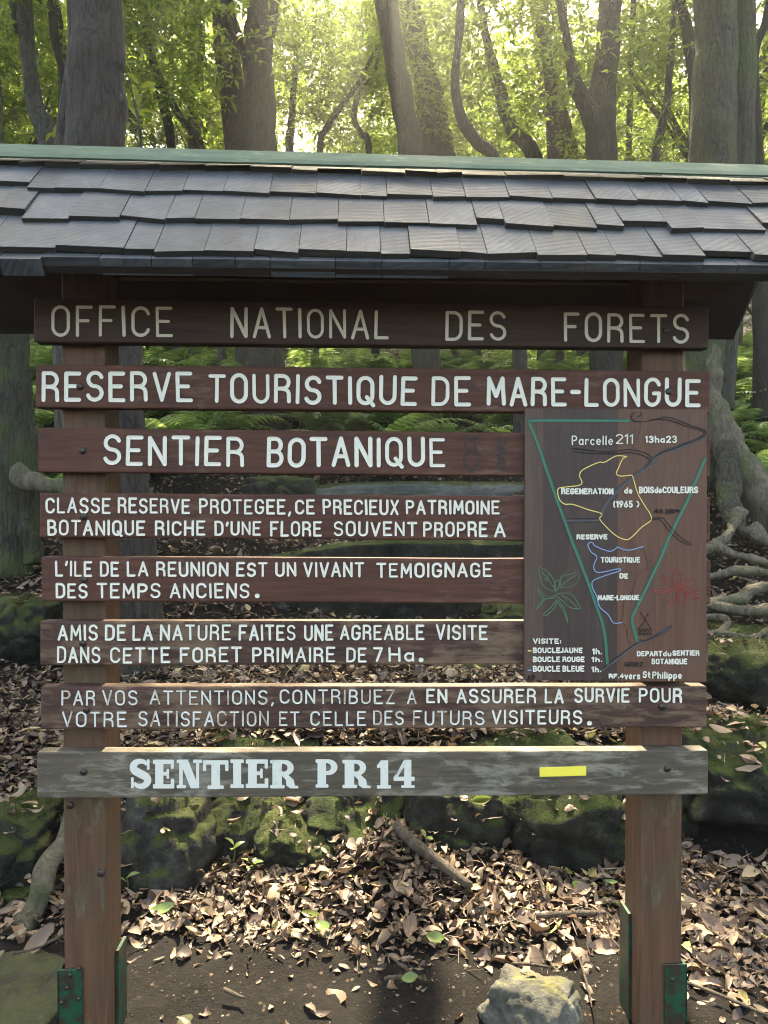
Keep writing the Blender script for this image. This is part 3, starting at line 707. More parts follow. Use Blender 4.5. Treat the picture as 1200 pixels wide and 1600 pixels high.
lines('leaf_drawing', M['leaf_line'], [(sm(m2(P)), 1.5) for P in (
    [(240, 290), (200, 290), (150, 250), (130, 150), (190, 180), (225, 240), (238, 295)], [(225, 275), (180, 215), (145, 170)], [(185, 190), (182, 225), (160, 215)],
    [(245, 285), (270, 205), (320, 190), (375, 180), (370, 235), (330, 265), (260, 270)], [(265, 262), (310, 225), (360, 195)],
    [(240, 315), (290, 305), (340, 320), (370, 370), (385, 405), (320, 395), (280, 360), (240, 325)], [(270, 322), (320, 350), (365, 395)],
    [(230, 300), (225, 250), (245, 225), (262, 240), (250, 270)], [(232, 320), (180, 330), (130, 290), (118, 270), (130, 310), (170, 345)], [(232, 335), (170, 345), (140, 380), (112, 408), (130, 375), (160, 335)],
    [(238, 350), (200, 400), (155, 440), (175, 445), (225, 400), (240, 360)], [(240, 355), (270, 400), (290, 440), (308, 492), (300, 440), (280, 395), (245, 345)])])
lines('flower_drawing', M['red_line'], [(sm(m2(P)), 1.4) for P in (
    [(975, 265), (930, 245), (905, 205), (950, 220), (985, 255)], [(985, 250), (965, 205), (995, 160), (1020, 205), (1000, 250)], [(1005, 258), (1030, 230), (1085, 218), (1060, 245), (1010, 268)],
    [(1010, 270), (1060, 268), (1135, 295), (1090, 300), (1010, 280)], [(975, 275), (920, 285), (848, 292), (880, 305), (960, 285)], [(1005, 285), (1060, 310), (1138, 335), (1100, 342), (1040, 310)],
    [(985, 290), (950, 305), (932, 350), (960, 382), (990, 360), (992, 300)], [(998, 295), (1005, 350), (1030, 382), (1052, 350), (1040, 310), (1005, 290)], [(990, 255), (978, 268), (990, 282), (1003, 268), (990, 255)], [(992, 295), (1000, 360)])])
lines('hut_drawing', M['dark_line'], [(m2(P), 1.1) for P in (
    [(762, 425), (830, 530)], [(815, 430), (790, 470)], [(795, 480), (750, 530), (830, 530)], [(755, 530), (755, 568)], [(828, 530), (828, 565)], [(745, 568), (830, 568)], [(768, 540), (812, 540), (812, 560), (768, 560), (768, 540)], [(790, 540), (790, 560)])])
LET = ['white']
def tx1(s, a, b, t_, bb, wd, **k): mb = MB(); text(mb, s, 810 + a / 4, 810 + b / 4, 640 + t_ / 4, 640 + bb / 4, wd=wd * 1.3, o=OM + .0004, **k); mb.build('lettering', M[LET[0]], mp)
def tx2(s, a, b, t_, bb, wd, **k): mb = MB(); text(mb, s, 810 + a / 4, 810 + b / 4, 850 + t_ / 4, 850 + bb / 4, wd=wd * 1.3, o=OM + .0004, **k); mb.build('lettering', M[LET[0]], mp)
tx1('Parcelle', 333, 592, 162, 222, 2.2); tx1('211', 608, 718, 152, 215, 2.2, gap=.2); tx1('13ha23', 790, 992, 162, 208, 2.6)
tx1('REGENERATION', 267, 594, 490, 530, 2.7); tx1('de', 660, 714, 485, 526, 2.7); tx1('BOISdeCOULEURS', 753, 1124, 480, 523, 2.6)
tx1('(1965', 592, 716, 568, 612, 2.6); tx1(')', 736, 756, 568, 610, 2.4); tx1('RESERVE', 363, 557, 778, 812, 2.5)
tx2('TOURISTIQUE', 514, 762, 80, 117, 2.4); tx2('DE', 632, 686, 182, 216, 2.4); tx2('MARE-LONGUE', 496, 756, 318, 352, 2.4)
tx2('VISITE:', 90, 268, 588, 624, 2.3, gap=.3)
tx2('BOUCLE', 90, 262, 646, 682, 2.4); tx2('JAUNE', 262, 402, 646, 682, 2.4); tx2('1h.', 460, 523, 652, 690, 2.4)
tx2('BOUCLE', 90, 262, 702, 738, 2.4); tx2('ROUGE', 275, 414, 702, 738, 2.4); tx2('1h.', 456, 525, 704, 738, 2.4)
tx2('BOUCLE', 90, 262, 760, 798, 2.4); tx2('BLEUE', 275, 412, 760, 798, 2.4); tx2('1h.', 456, 518, 764, 802, 2.4)
tx2('DEPART', 740, 900, 668, 702, 2.3); tx2('du', 903, 956, 668, 702, 2.2); tx2('SENTIER', 962, 1132, 663, 698, 2.3); tx2('BOTANIQUE', 832, 1056, 716, 752, 2.3)
tx2('RF.4', 564, 660, 810, 840, 2.3); tx2('vers', 662, 762, 800, 846, 2.3); tx2('St', 776, 826, 795, 838, 2.4); tx2('Philippe', 836, 1022, 796, 842, 2.3)
LET[0] = 'dark_line'
tx2('GRR2', 664, 780, 736, 768, 1.8); tx1('A', 845, 880, 620, 650, 1.6); tx1('lt.', 884, 912, 620, 650, 1.6); tx1('260', 920, 972, 620, 650, 1.7); tx1('m', 978, 1008, 615, 642, 1.6); tx2('A', 55, 78, 818, 856, 1.3); tx2('P', 84, 102, 815, 856, 1.3)
lines('legend_dash', M['yellow_line'], [(m2([(62, 667), (78, 667)]), 2)]); lines('legend_dash', M['red_line'], [(m2([(62, 722), (78, 722)]), 2)]); lines('legend_dash', M['blue_line'], [(m2([(60, 788), (78, 788)]), 2)])

# roof: front and rear slope, deck, shingles, ridge cap
UE0, UE1 = -1.22, 1.165
DR, DF, DB = .105, -.225, .435         # ridge and eaves, metres away from the board faces
ZE, ZR = 2.055, 2.43
def zr(u): return ZR - .011 * u
def fr(u, s, o):                      # front slope: s 0 at ridge to 1 at eave, o outwards
    z0 = zr(u); n = Vector((0, -(ZR - ZE), DR - DF)).normalized()
    return loc(u, DR + (DF - DR) * s + n.y * o, z0 + (ZE - z0) * s + n.z * o)
def rr(u, s, o):
    z0 = zr(u); n = Vector((0, (ZR - ZE), DB - DR)).normalized()
    return loc(u, DR + (DB - DR) * s + n.y * o, z0 + (ZE - z0) * s + n.z * o)
mb = MB()
for fn in (fr, rr):
    a = [fn(UE0, 0, 0), fn(UE1, 0, 0), fn(UE1, 1, 0), fn(UE0, 1, 0)]; b = [fn(UE0, .03, -.02), fn(UE1, .03, -.02), fn(UE1, 1, -.02), fn(UE0, 1, -.02)]
    mb.hexa(a + b)
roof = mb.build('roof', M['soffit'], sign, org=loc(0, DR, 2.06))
def s_for(py, o):
    lo, hi = -.2, 1.3
    for _ in range(40):
        m_ = (lo + hi) / 2; p = fr(0, m_, o); d = p - Vector((0, 0, CAMZ)); f_ = d.y * CP + d.z * SP; y = 800 - F * (-d.y * SP + d.z * CP) / f_
        if y < py: lo = m_
        else: hi = m_
    return lo
TH = .0145
rows = [s_for(y, TH * 2) for y in (268, 305, 347, 394)]
def shingles(fn, rows, name, par, seed):
    rn = random.Random(seed); mb = MB()
    for ri, sb in enumerate([rows[0] - (rows[1] - rows[0])] + rows if False else rows):
        sh = max((rows[ri - 1] if ri else 0.0) - .13, .0)
        u = UE0 - .02 - rn.random() * .08
        while u < UE1:
            wd = rn.choice([.105, .112, .115, .118, .12, .12, .07, .16]) if rn.random() < .8 else rn.uniform(.06, .13)
            u2 = min(u + wd, UE1 + .025); a = max(u, UE0 - .025)
            j = rn.gauss(0, .007) + .012 * mnoise.noise(Vector((u * 1.7, ri * 3.3, seed))); sk = rn.gauss(0, .008); up = abs(rn.gauss(0, .0018)); e = .0008
            if rn.random() < .05: j -= .05
            t1 = TH * rn.uniform(.85, 1.1)
            if u2 - a > .02:
                mb.hexa([fn(a + e, sh, .012 + up), fn(u2 - e, sh, .012 + up), fn(u2 - e, sb + j + sk, TH + t1 + up), fn(a + e, sb + j - sk, TH + t1 + up + rn.uniform(0, .002)),
                         fn(a + e, sh, 0.001), fn(u2 - e, sh, 0.001), fn(u2 - e, sb + j + sk + .004, TH + up - .001), fn(a + e, sb + j - sk + .004, TH + up - .001)])
            u = u2
            if u2 >= UE1 + .02: break
    o = mb.build(name, M['shingle'], par); o.data.materials.append(M['endgrain_shade'])
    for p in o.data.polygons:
        if p.index % 6 == 3: p.material_index = 1        # butt ends: end grain darkened to paint in their shade
    return o
shingles(fr, rows, 'shingles', roof, 3); shingles(rr, rows, 'shingles', roof, 5)
# starter course under the bottom row
mb = MB(); rn = random.Random(8); u = UE0
while u < UE1:
    u2 = min(u + rn.uniform(.08, .16), UE1); j = rn.gauss(0, .004)
    mb.hexa([fr(u + .001, .8, .0), fr(u2 - .001, .8, .0), fr(u2 - .001, 1.0 + j - .012, .018), fr(u + .001, 1.0 + j - .012, .018), fr(u + .001, .8, -.021), fr(u2 - .001, .8, -.021), fr(u2 - .001, 1.0 + j, -.022), fr(u + .001, 1.0 + j, -.022)]); u = u2
mb.build('starter_course', M['shingle'], roof)
# ridge cap: two painted planks with wavy lower edges
mb = MB()
for fn, sd in ((fr, 0), (rr, 9)):
    n = 60; Vv = []
    for i in range(n + 1):
        u = UE0 - .03 + (UE1 - UE0 + .06) * i / n
        wv = .012 * mnoise.noise(Vector((u * 5, sd, 0))) + .01 * mnoise.noise(Vector((u * 1.6, sd, 4)))
        for s, o in ((-.004, .038), (.09, .038 + wv * .2), (.128 + wv, .036 + wv * .3), (.128 + wv, .031 + wv * .3), (-.004, .03)):
            Vv.append(fn(u, s, o + .012))
    Fc = [(i * 5 + k, i * 5 + (k + 1) % 5, (i + 1) * 5 + (k + 1) % 5, (i + 1) * 5 + k) for i in range(n) for k in range(5)]
    Fc += [(4, 3, 2, 1, 0), tuple(n * 5 + k for k in range(5))]
    mb.add(Vv, Fc)
mb.build('ridge_cap', M['ridge'], roof)
# horizontal tie boards over the posts
for (u0, u1) in ((-1.02, -.86), (.86, 1.02)):
    mb = MB(); mb.box(u0, u1, -.09, .3, 2.135, 2.165); mb.build('tie_beam', M['board_dark'], roof, bevel=.003)
mb = MB(); mb.box(UE0 + .25, UE1 - .2, .14, .17, 2.14, 2.24); mb.build('purlin', M['board_dark'], roof)

# ------------------------------------------------------------------ rocks and slabs
def leaf_cloud(P, Nrm_tilt, L, Wd, curl, cw, yaw, roll, rows=4):
    """curled leaf blades, one 3 x rows grid each"""
    n = len(P); t = np.linspace(0, 1, rows)[None, :, None]; s = np.array([-1, 0, 1.])[None, None, :]
    prof = np.sin(np.pi * np.clip(t * .92 + .05, 0, 1)) ** .8
    x = (t - .5) * L[:, None, None] + 0 * s; y = s * prof * Wd[:, None, None] / 2
    z = curl[:, None, None] * L[:, None, None] * ((t - .5) ** 2 * 4 - .4) + cw[:, None, None] * Wd[:, None, None] * (np.abs(s) * prof)
    x, y, z = [a.reshape(n, -1) for a in np.broadcast_arrays(x, y, z)]
    cr, sr = np.cos(roll)[:, None], np.sin(roll)[:, None]; y, z = y * cr - z * sr, y * sr + z * cr
    ct, st = np.cos(Nrm_tilt)[:, None], np.sin(Nrm_tilt)[:, None]; x, z = x * ct - z * st, x * st + z * ct
    cy, sy = np.cos(yaw)[:, None], np.sin(yaw)[:, None]; x, y = x * cy - y * sy, x * sy + y * cy
    V = np.stack([x, y, z], 2) + P[:, None, :]; k = rows * 3
    f = np.array([[i * 3 + j, i * 3 + j + 1, (i + 1) * 3 + j + 1, (i + 1) * 3 + j] for i in range(rows - 1) for j in range(2)])
    Fc = (f[None] + (np.arange(n) * k)[:, None, None]).reshape(-1, 4)
    return V.reshape(-1, 3), Fc
ROCKS = []
moss_amt = {'mossy lava rock': .5, 'green mossy rock': 1.0, 'dark damp rock': .35}
mm, mt_, mp_ = nodes('moss'); mt_.links.new(ramp(mt_, island(mt_), [(0, (.014, .02, .005)), (.55, (.045, .058, .013)), (1, (.1, .11, .028))]), mp_.inputs['Base Color']); mp_.inputs['Roughness'].default_value = 1.0
mp_.inputs['Specular IOR Level'].default_value = .05
def moss_on(o, amt):
    P = []
    for f in o.data.polygons:
        c = f.center; n_ = f.normal
        if n_.z < .05: continue
        w_ = o.location + c
        v = n_.z * .5 + .55 * mnoise.fractal(w_ * 5, 1, 2, 3) + .25 * amt - .42
        k = int(f.area * 26000 * max(0, min(1, v * 2.2)) + rng.random())
        for _ in range(min(k, 14)):
            vs = [o.data.vertices[i].co for i in f.vertices]; a, b = rng.random(2)
            if a + b > 1: a, b = 1 - a, 1 - b
            P.append(vs[0] + (vs[1] - vs[0]) * a + (vs[2] - vs[0]) * b + n_ * .003)
    if len(P) < 10: return
    P = np.array([tuple(p) for p in P]) + np.array(o.location)[None]; n = len(P)
    V, Fc = leaf_cloud(P, rng.normal(.5, .5, n), rng.uniform(.007, .018, n), rng.uniform(.003, .007, n), rng.normal(0, .3, n), rng.uniform(0, .5, n), rng.uniform(0, 6.28, n), rng.normal(0, .6, n), 2)
    build('moss', V, Fc, mm, o)
def rock(px, py, D, wpx, hpx, dep, mat, label, name='boulder', cat='rock', box=.45, amp=.22, sub=5, seed=None, group=None, tilt=0, sink=None):
    c = at(px, py, D); rx, rz, ry = wpx / 2 * D / F, hpx / 2 * D / F, dep / 2
    bm = bmesh.new(); bmesh.ops.create_icosphere(bm, subdivisions=sub, radius=1.0)
    sd = Vector(((seed if seed is not None else px) * .37, py * .21, D * 3.1))
    rot = Matrix.Rotation(tilt, 3, 'Y')
    rk = random.Random(int(px * 7 + py * 13)); cuts = []
    for _ in range(16):
        nn = Vector((rk.gauss(0, 1), rk.gauss(0, 1), rk.gauss(0, .8))).normalized(); cuts.append((nn, rk.uniform(.66, .96)))
    for v in bm.verts:
        p = v.co.normalized(); mx = max(abs(p.x), abs(p.y), abs(p.z)); p = p.lerp(p / mx, box)
        wob = Vector((0, 0, 0))
        for ci, (nn, d) in enumerate(cuts):           # broken faces
            d = d * (1 + .35 * box); e = p.dot(nn) - d - .06 * mnoise.noise(p * 2.2 + sd + Vector((ci, 0, 0)))
            if e > 0: p = p - nn * e * (.92 if name == 'boulder' else .6)
        q = Vector((p.x * rx, p.y * ry, p.z * rz)); qq = q * (1.3 / max(rx, rz)) + sd; qa = q * 9 + sd
        m_ = 1.06 + amp * .38 * mnoise.fractal(qq * 1.2, 1.0, 2.1, 4) + .06 * mnoise.fractal(qa * 2.2, .8, 2.2, 4)
        dd = mnoise.voronoi(qq * .8)[0]; m_ -= .16 * max(0, .10 - (dd[1] - dd[0])) / .10 * (.6 if name == 'boulder' else .2)
        v.co = rot @ (q * m_)
    me = bpy.data.meshes.new(name); bm.to_mesh(me); bm.free()
    o = link(name, me, mat, None, c, True); tag(o, label, cat, group); ROCKS.append(o)
    if c.y < 5.0 and moss_amt.get(mat.name, 0): moss_on(o, moss_amt[mat.name])
    return o
rock(255, 1338, 2.98, 175, 190, .5, M['rock'], 'big dark rounded rock just right of the left post, under the grey board')
rock(388, 1292, 3.14, 160, 112, .45, M['rock'], 'dark rock with mossy top below the letters NTI of the grey board', tilt=-.15)
rock(465, 1330, 3.02, 135, 130, .4, M['rock_moss'], 'rock with bright green moss face beneath the word SENTIER on grey board')
rock(560, 1285, 3.14, 190, 120, .5, M['rock_dark'], 'dark damp rock below the number 14, behind the leaf heap')
rock(700, 1300, 3.1, 210, 150, .5, M['rock_dark'], 'blackish rock behind the thick fallen branch')
rock(885, 1298, 3.1, 255, 160, .5, M['rock_dark'], 'long dark mossy rock below the yellow trail mark')
rock(1160, 1216, 3.15, 270, 165, .55, M['rock_dark'], 'large dark mossy ledge rock right of the right post')
rock(1185, 1060, 3.75, 240, 115, .6, M['rock_moss'], 'upper mossy rock at right edge below the pale tree roots')
rock(1165, 1008, 4.05, 150, 60, .4, M['rock_moss'], 'low cushion of moss covered stone just above the upper right rock')
rock(1010, 1260, 3.2, 200, 170, .45, M['rock_dark'], 'dark rock hidden behind the right post')
rock(775, 1058, 4.4, 115, 62, .35, M['rock_moss'], 'bright mossy stone in gap left of the map bottom corner')
rock(722, 1056, 4.35, 90, 44, .3, M['rock'], 'small grey black stone in the gap below the word VISITE')
rock(800, 962, 4.8, 100, 46, .4, M['rock_moss'], 'mossy stone peeking out of the gap left of the leaf drawing')
rock(40, 995, 4.45, 165, 125, .6, M['rock_moss'], 'green mossy rock at left edge beside the AMIS board')
rock(120, 960, 4.7, 120, 70, .5, M['rock_moss'], 'low mossy rock behind the left post at ANCIENS height')
rock(30, 1330, 2.95, 120, 165, .4, M['rock_moss'], 'leaning mossy rock behind the pale root at lower left')
rock(70, 1425, 2.78, 125, 95, .3, M['rock_dark'], 'dark stone under the pale root at lower left')
rock(420, 1160, 3.45, 190, 40, .4, M['rock_moss'], 'flat mossy stone in the gap under the word SATISFACTION')
rock(560, 1158, 3.5, 170, 36, .4, M['rock'], 'flat dark stone in the gap under the word CELLE')
rock(800, 1160, 3.5, 260, 60, .5, M['rock_dark'], 'dark wet stone in the gap under the word VISITEURS')
rock(950, 1165, 3.55, 200, 60, .5, M['rock_dark'], 'dark stone in the gap left of the right post foot board')
rock(830, 1585, 2.13, 150, 118, .26, M['pale'], 'pale yellowish grey rock lying between the posts in the foreground', box=.25, amp=.32)
rock(28, 1560, 2.25, 200, 40, .46, M['flat'], 'flat worn greenish stone in the ground left of left post', name='flat_stone', box=.6, amp=.12)
rock(272, 1588, 2.19, 170, 20, .3, M['flat'], 'flat grey stone sunk in soil right of left post', name='flat_stone', box=.6, amp=.14)
rock(412, 1478, 2.52, 22, 18, .04, M['rock_dark'], 'small round black stone at edge of the leaf heap', name='pebble', sub=2)
rock(620, 910, 5.35, 480, 125, .5, M['rock_dark'], 'long mossy stone step behind the TEMOIGNAGE board', name='stone_step', cat='step', box=.85, amp=.07)
rock(330, 960, 5.3, 260, 70, .5, M['rock'], 'low dark ledge stone behind the TEMPS ANCIENS line', box=.7, amp=.12)
rock(670, 775, 6.6, 370, 42, .5, M['slab'], 'long grey stone slab step above the PRECIEUX PATRIMOINE line', name='stone_slab', cat='step', box=.9, amp=.05)
rock(440, 770, 6.5, 120, 50, .4, M['rock_moss'], 'mossy boulder left of the grey slab, under the O of BOTANIQUE')

# ------------------------------------------------------------------ leaf litter (uncountable ground cover)
def scatter(n, x0, x1, y0, y1, keep):
    x = rng.uniform(x0, x1, n); y = rng.uniform(y0, y1, n); k = rng.random(n) < keep(x, y); return x[k], y[k]
def heap(x, y): return np.exp(-((x - .12) / .62) ** 2)
def dens_near(x, y):
    edge = 2.52 - .10 * heap(x, y) - .34 * sstep(.7, 1.1, x) + .12 * (vnoise(x * 4, y * 4, 9) - .5)
    return np.clip(sstep(edge - .26, edge + .26, y) ** 1.8 * (.5 + .5 * vnoise(x * 3, y * 3, 5)) + .012, 0, 1)
xs, ys = scatter(30000, -2.0, 2.0, 2.1, 3.5, dens_near)
x2, y2 = scatter(110000, -5.6, 5.6, 3.2, 8.5, lambda x, y: (np.abs(x) < .7 * y) * (.5 + .5 * vnoise(x * 1.6, y * 1.6, 6)) * np.where(y < 5, 1, .6))
x3, y3 = scatter(4000, -2.2, 2.2, .4, 2.2, lambda x, y: np.full_like(x, .015))
X = np.concatenate([xs, x2, x3]); Yy = np.concatenate([ys, y2, y3]); n = len(X)
ZT = H(X, Yy)
HAT = []
from mathutils.bvhtree import BVHTree
for o in ROCKS:
    if o.location.y < 4.9:
        mw = Matrix.Translation(o.location); HAT.append((o, BVHTree.FromPolygons([mw @ v.co for v in o.data.vertices], [tuple(p.vertices) for p in o.data.polygons]), o.location.x - 0.5, o.location.x + .5, o.location.y - .5, o.location.y + .5))
ok = np.ones(n, bool)
for i_ in range(n):
    if Yy[i_] > 5.2: continue
    for (o, tr_, a0, a1, b0_, b1_) in HAT:
        if a0 < X[i_] < a1 and b0_ < Yy[i_] < b1_:
            hit = tr_.ray_cast(Vector((X[i_], Yy[i_], 3)), Vector((0, 0, -1)))
            if hit[0] is not None and hit[0].z > ZT[i_]:
                if hit[1].z > .72 and rng.random() < .13: ZT[i_] = max(ZT[i_], hit[0].z)
                else: ok[i_] = False
X, Yy, ZT = X[ok], Yy[ok], ZT[ok]; n = len(X)
Zz = ZT + rng.uniform(.004, .035, n) * (Yy > 2.45) + .005
L = np.clip(rng.lognormal(math.log(.039), .45, n), .012, .11); Wd = L * np.clip(rng.lognormal(math.log(.42), .3, n), .15, .8)
brk = rng.random(n) < .3; L[brk] *= rng.uniform(.35, .7, brk.sum()); Wd[brk] = L[brk] * rng.uniform(.5, 1.1, brk.sum())
tw_ = (rng.random(n) < .05) & (Yy > 2.3); L[tw_] = rng.uniform(.05, .2, tw_.sum()); Wd[tw_] = rng.uniform(.002, .006, tw_.sum())
cu = rng.normal(.05, .2, n); cu[tw_] *= .15; wc = rng.uniform(-.25, .45, n); wc[tw_] = .3
V, Fc = leaf_cloud(np.stack([X, Yy, Zz], 1), rng.normal(0, .33, n), L, Wd, cu, wc, rng.uniform(0, 6.28, n), rng.normal(0, .4, n), 5)
jv = rng.normal(0, 1, V.shape) * np.repeat(np.minimum(Wd, L * .3), 15)[:, None] * .07; V = V + jv
lit = build('leaf_litter', V, Fc, M['litter'], org=(0, 3, 0)); tag(lit, 'dry curled brown leaves covering the ground behind and beneath the sign', 'leaf litter', kind='stuff')
# crumbs on the bare soil
xs, ys = scatter(3000, -1.7, 1.7, 1.6, 3.0, lambda x, y: .3 + .7 * vnoise(x * 6, y * 6, 8)); n = len(xs)
V, Fc = leaf_cloud(np.stack([xs, ys, H(xs, ys) + .003], 1), rng.normal(0, .3, n), np.clip(rng.lognormal(math.log(.006), .5, n), .002, .022), rng.uniform(.0015, .006, n), rng.normal(0, .2, n), rng.uniform(0, .4, n), rng.uniform(0, 6.28, n), rng.normal(0, .5, n), 3)
cr = build('leaf_crumbs', V, Fc, M['litter'], org=(0, 2, 0)); tag(cr, 'small crumbs of dry leaf strewn over the dark bare soil', 'leaf litter', kind='stuff')

# single leaves one can point to
def one_leaf(px, py, D, Lc, wr, mat, label, yaw, tilt=.2, roll=.3, curl=.15, cat='leaf', z=None):
    c = at(px, py, D)
    V, Fc = leaf_cloud(np.array([[c.x, c.y, c.z]]), np.array([tilt]), np.array([Lc]), np.array([Lc * wr]), np.array([curl]), np.array([.25]), np.array([yaw]), np.array([roll]), 8)
    o = build('fallen_leaf', V, Fc, mat, smooth=True); tag(o, label, cat); return o
def gp(px, py):                       # where the pixel's ray meets the ground
    d = ray(px, py); t = 1.2
    for _ in range(900):
        p = Vector((0, 0, CAMZ)) + d * t
        if p.z < Hs(p.x, p.y) + .02: return p.y
        t += .006
    return 3.0
for a in ((255, 1420, .085, .5, M['green_leaf'], 'glossy dark green fallen leaf right of the left post', .1, .2, .5), (888, 1362, .085, .42, M['green_leaf'], 'pale green drooping leaf, left of the pair below the trail mark', 1.2, -.5, .6),
          (905, 1384, .07, .45, M['green_leaf'], 'pale green leaf, lower right of the pair below the trail mark', .3, -.3, .7), (955, 1378, .05, .4, M['green_leaf'], 'small fresh green leaf beside the right post', -.5, .1, .4),
          (682, 1465, .075, .5, M['green_leaf'], 'yellow green fallen leaf in the middle of the leaf heap', -.7, .2, .7), (640, 1528, .05, .6, M['green_leaf'], 'small round green leaf at lower edge of the leaf heap', .2, .1, .6),
          (486, 1428, .07, .4, M['leaf_yellow'], 'yellowing leaf in the heap below letter P of PR', -.4, .1, .5), (505, 1448, .08, .5, M['green_leaf'], 'dull green leaf lying in the heap below PR', -.9, .2, .3),
          (1142, 1345, .09, .5, M['litter'], 'large pale curled dry leaf right of the right post', .4, .2, .9), (60, 1470, .12, .45, M['litter'], 'large grey curled leaf at the foot of the pale root', .9, .6, .5), (282, 1445, .09, .45, M['litter'], 'pale tan folded leaf beside the dark green leaf', -1.1, .5, .9)):
    px, py, Lc, wr, mat, lab, yaw, tilt, roll = a
    one_leaf(px, py, gp(px, py) - .03, Lc, wr, mat, lab, yaw, tilt, roll)
one_leaf(752, 1250, 2.035, .052, .5, M['leaf_yellow'], 'yellow green leaf caught under the grey board', .15, .1, .9, .1)
# seedlings
def seedling(px, py, h, k, label, mat=None):
    D = gp(px, py); c = at(px, py, D); root = empty('seedling', c, label, 'seedling'); mb = MB()
    tube(mb, [c - EZ * .01, c + Vector((.005, 0, h * .6)), c + Vector((.0, -.004, h))], [.0022, .0018, .001], 6, 3); mb.build('stem', M['green_leaf'], root)
    for i in range(k):
        an = i * 6.28 / k + px; tip = c + Vector((0, 0, h * (.75 + .25 * (i % 2))))
        V, Fc = leaf_cloud(np.array([[tip.x + .022 * math.cos(an), tip.y + .022 * math.sin(an), tip.z + .006]]), np.array([.35]), np.array([.05]), np.array([.022]), np.array([-.1]), np.array([.15]), np.array([an]), np.array([0.2]), 6)
        build('leaf', V, Fc, mat or M['green_leaf'], root, smooth=True)
for a in ((365, 1345, .07, 3, 'upright green seedling in front of the mossy face rock'), (394, 1365, .04, 4, 'tiny pale seedling right of the upright green seedling'), (665, 1318, .03, 2, 'tiny sprout above the thick fallen branch'),
          (836, 1338, .03, 3, 'tiny sprout at foot of the long dark rock'), (198, 1395, .06, 2, 'pale leaved sprout hugging the right side of left post'), (1175, 1078, .09, 6, 'small leafy plant growing on the upper right mossy rock'), (70, 968, .1, 5, 'small pale plant on the left mossy rock'), (12, 835, .12, 4, 'glossy green seedling at the foot of the left tree')):
    seedling(*a)
# fallen branches and twigs
def stick(pts, label, name='fallen_branch', cat='branch', lift=.012, mat=None):
    mb = MB(); P = []; Rr = []
    for (px, py, wpx) in pts:
        D = gp(px, py) - .01; c = at(px, py, D); P.append(c + EZ * lift); Rr.append(wpx / 2 * D / F)
    tube(mb, P, Rr, 9, 6, .25, 30, 0, pts[0][0]); o = mb.build(name, mat or M['twig'], smooth=True); tag(o, label, cat)
stick([(618, 1300, 15), (648, 1330, 18), (690, 1362, 17), (735, 1398, 13)], 'thick brown fallen branch slanting across the leaf heap', lift=.03)
stick([(838, 1440, 7), (890, 1436, 10), (946, 1435, 8)], 'short straight stick lying level left of the right post', lift=.02)
stick([(840, 1372, 5), (848, 1400, 6), (852, 1418, 4)], 'short dark twig standing near the pale green leaves', 'twig', 'twig', .03)
stick([(800, 1508, 3), (830, 1510, 5), (858, 1514, 3)], 'thin dark twig above the pale foreground rock', 'twig', 'twig', .006)
stick([(1074, 1538, 5), (1130, 1560, 6), (1200, 1590, 5)], 'long pale twig right of the right post foot', 'twig', 'twig', .006)
stick([(610, 1498, 3), (640, 1520, 4), (660, 1534, 3)], 'thin twig at lower edge of the leaf heap', 'twig', 'twig', .006)
stick([(350, 1548, 6), (365, 1556, 7), (382, 1562, 4)], 'small pale chip of stick on the bare soil', 'twig', 'twig', .006)
stick([(600, 1532, 5), (620, 1530, 7), (648, 1534, 5)], 'short dark stick beside the small round green leaf', 'twig', 'twig', .006)
stick([(905, 1502, 2.5), (918, 1545, 3), (925, 1580, 2.5)], 'thin upright stalk right of the pale foreground rock', 'twig', 'twig', .01)
stick([(20, 1560 - 60, 4), (60, 1490, 4), (98, 1470, 4)], 'thin twig left of the left post above the flat stone', 'twig', 'twig', .02)

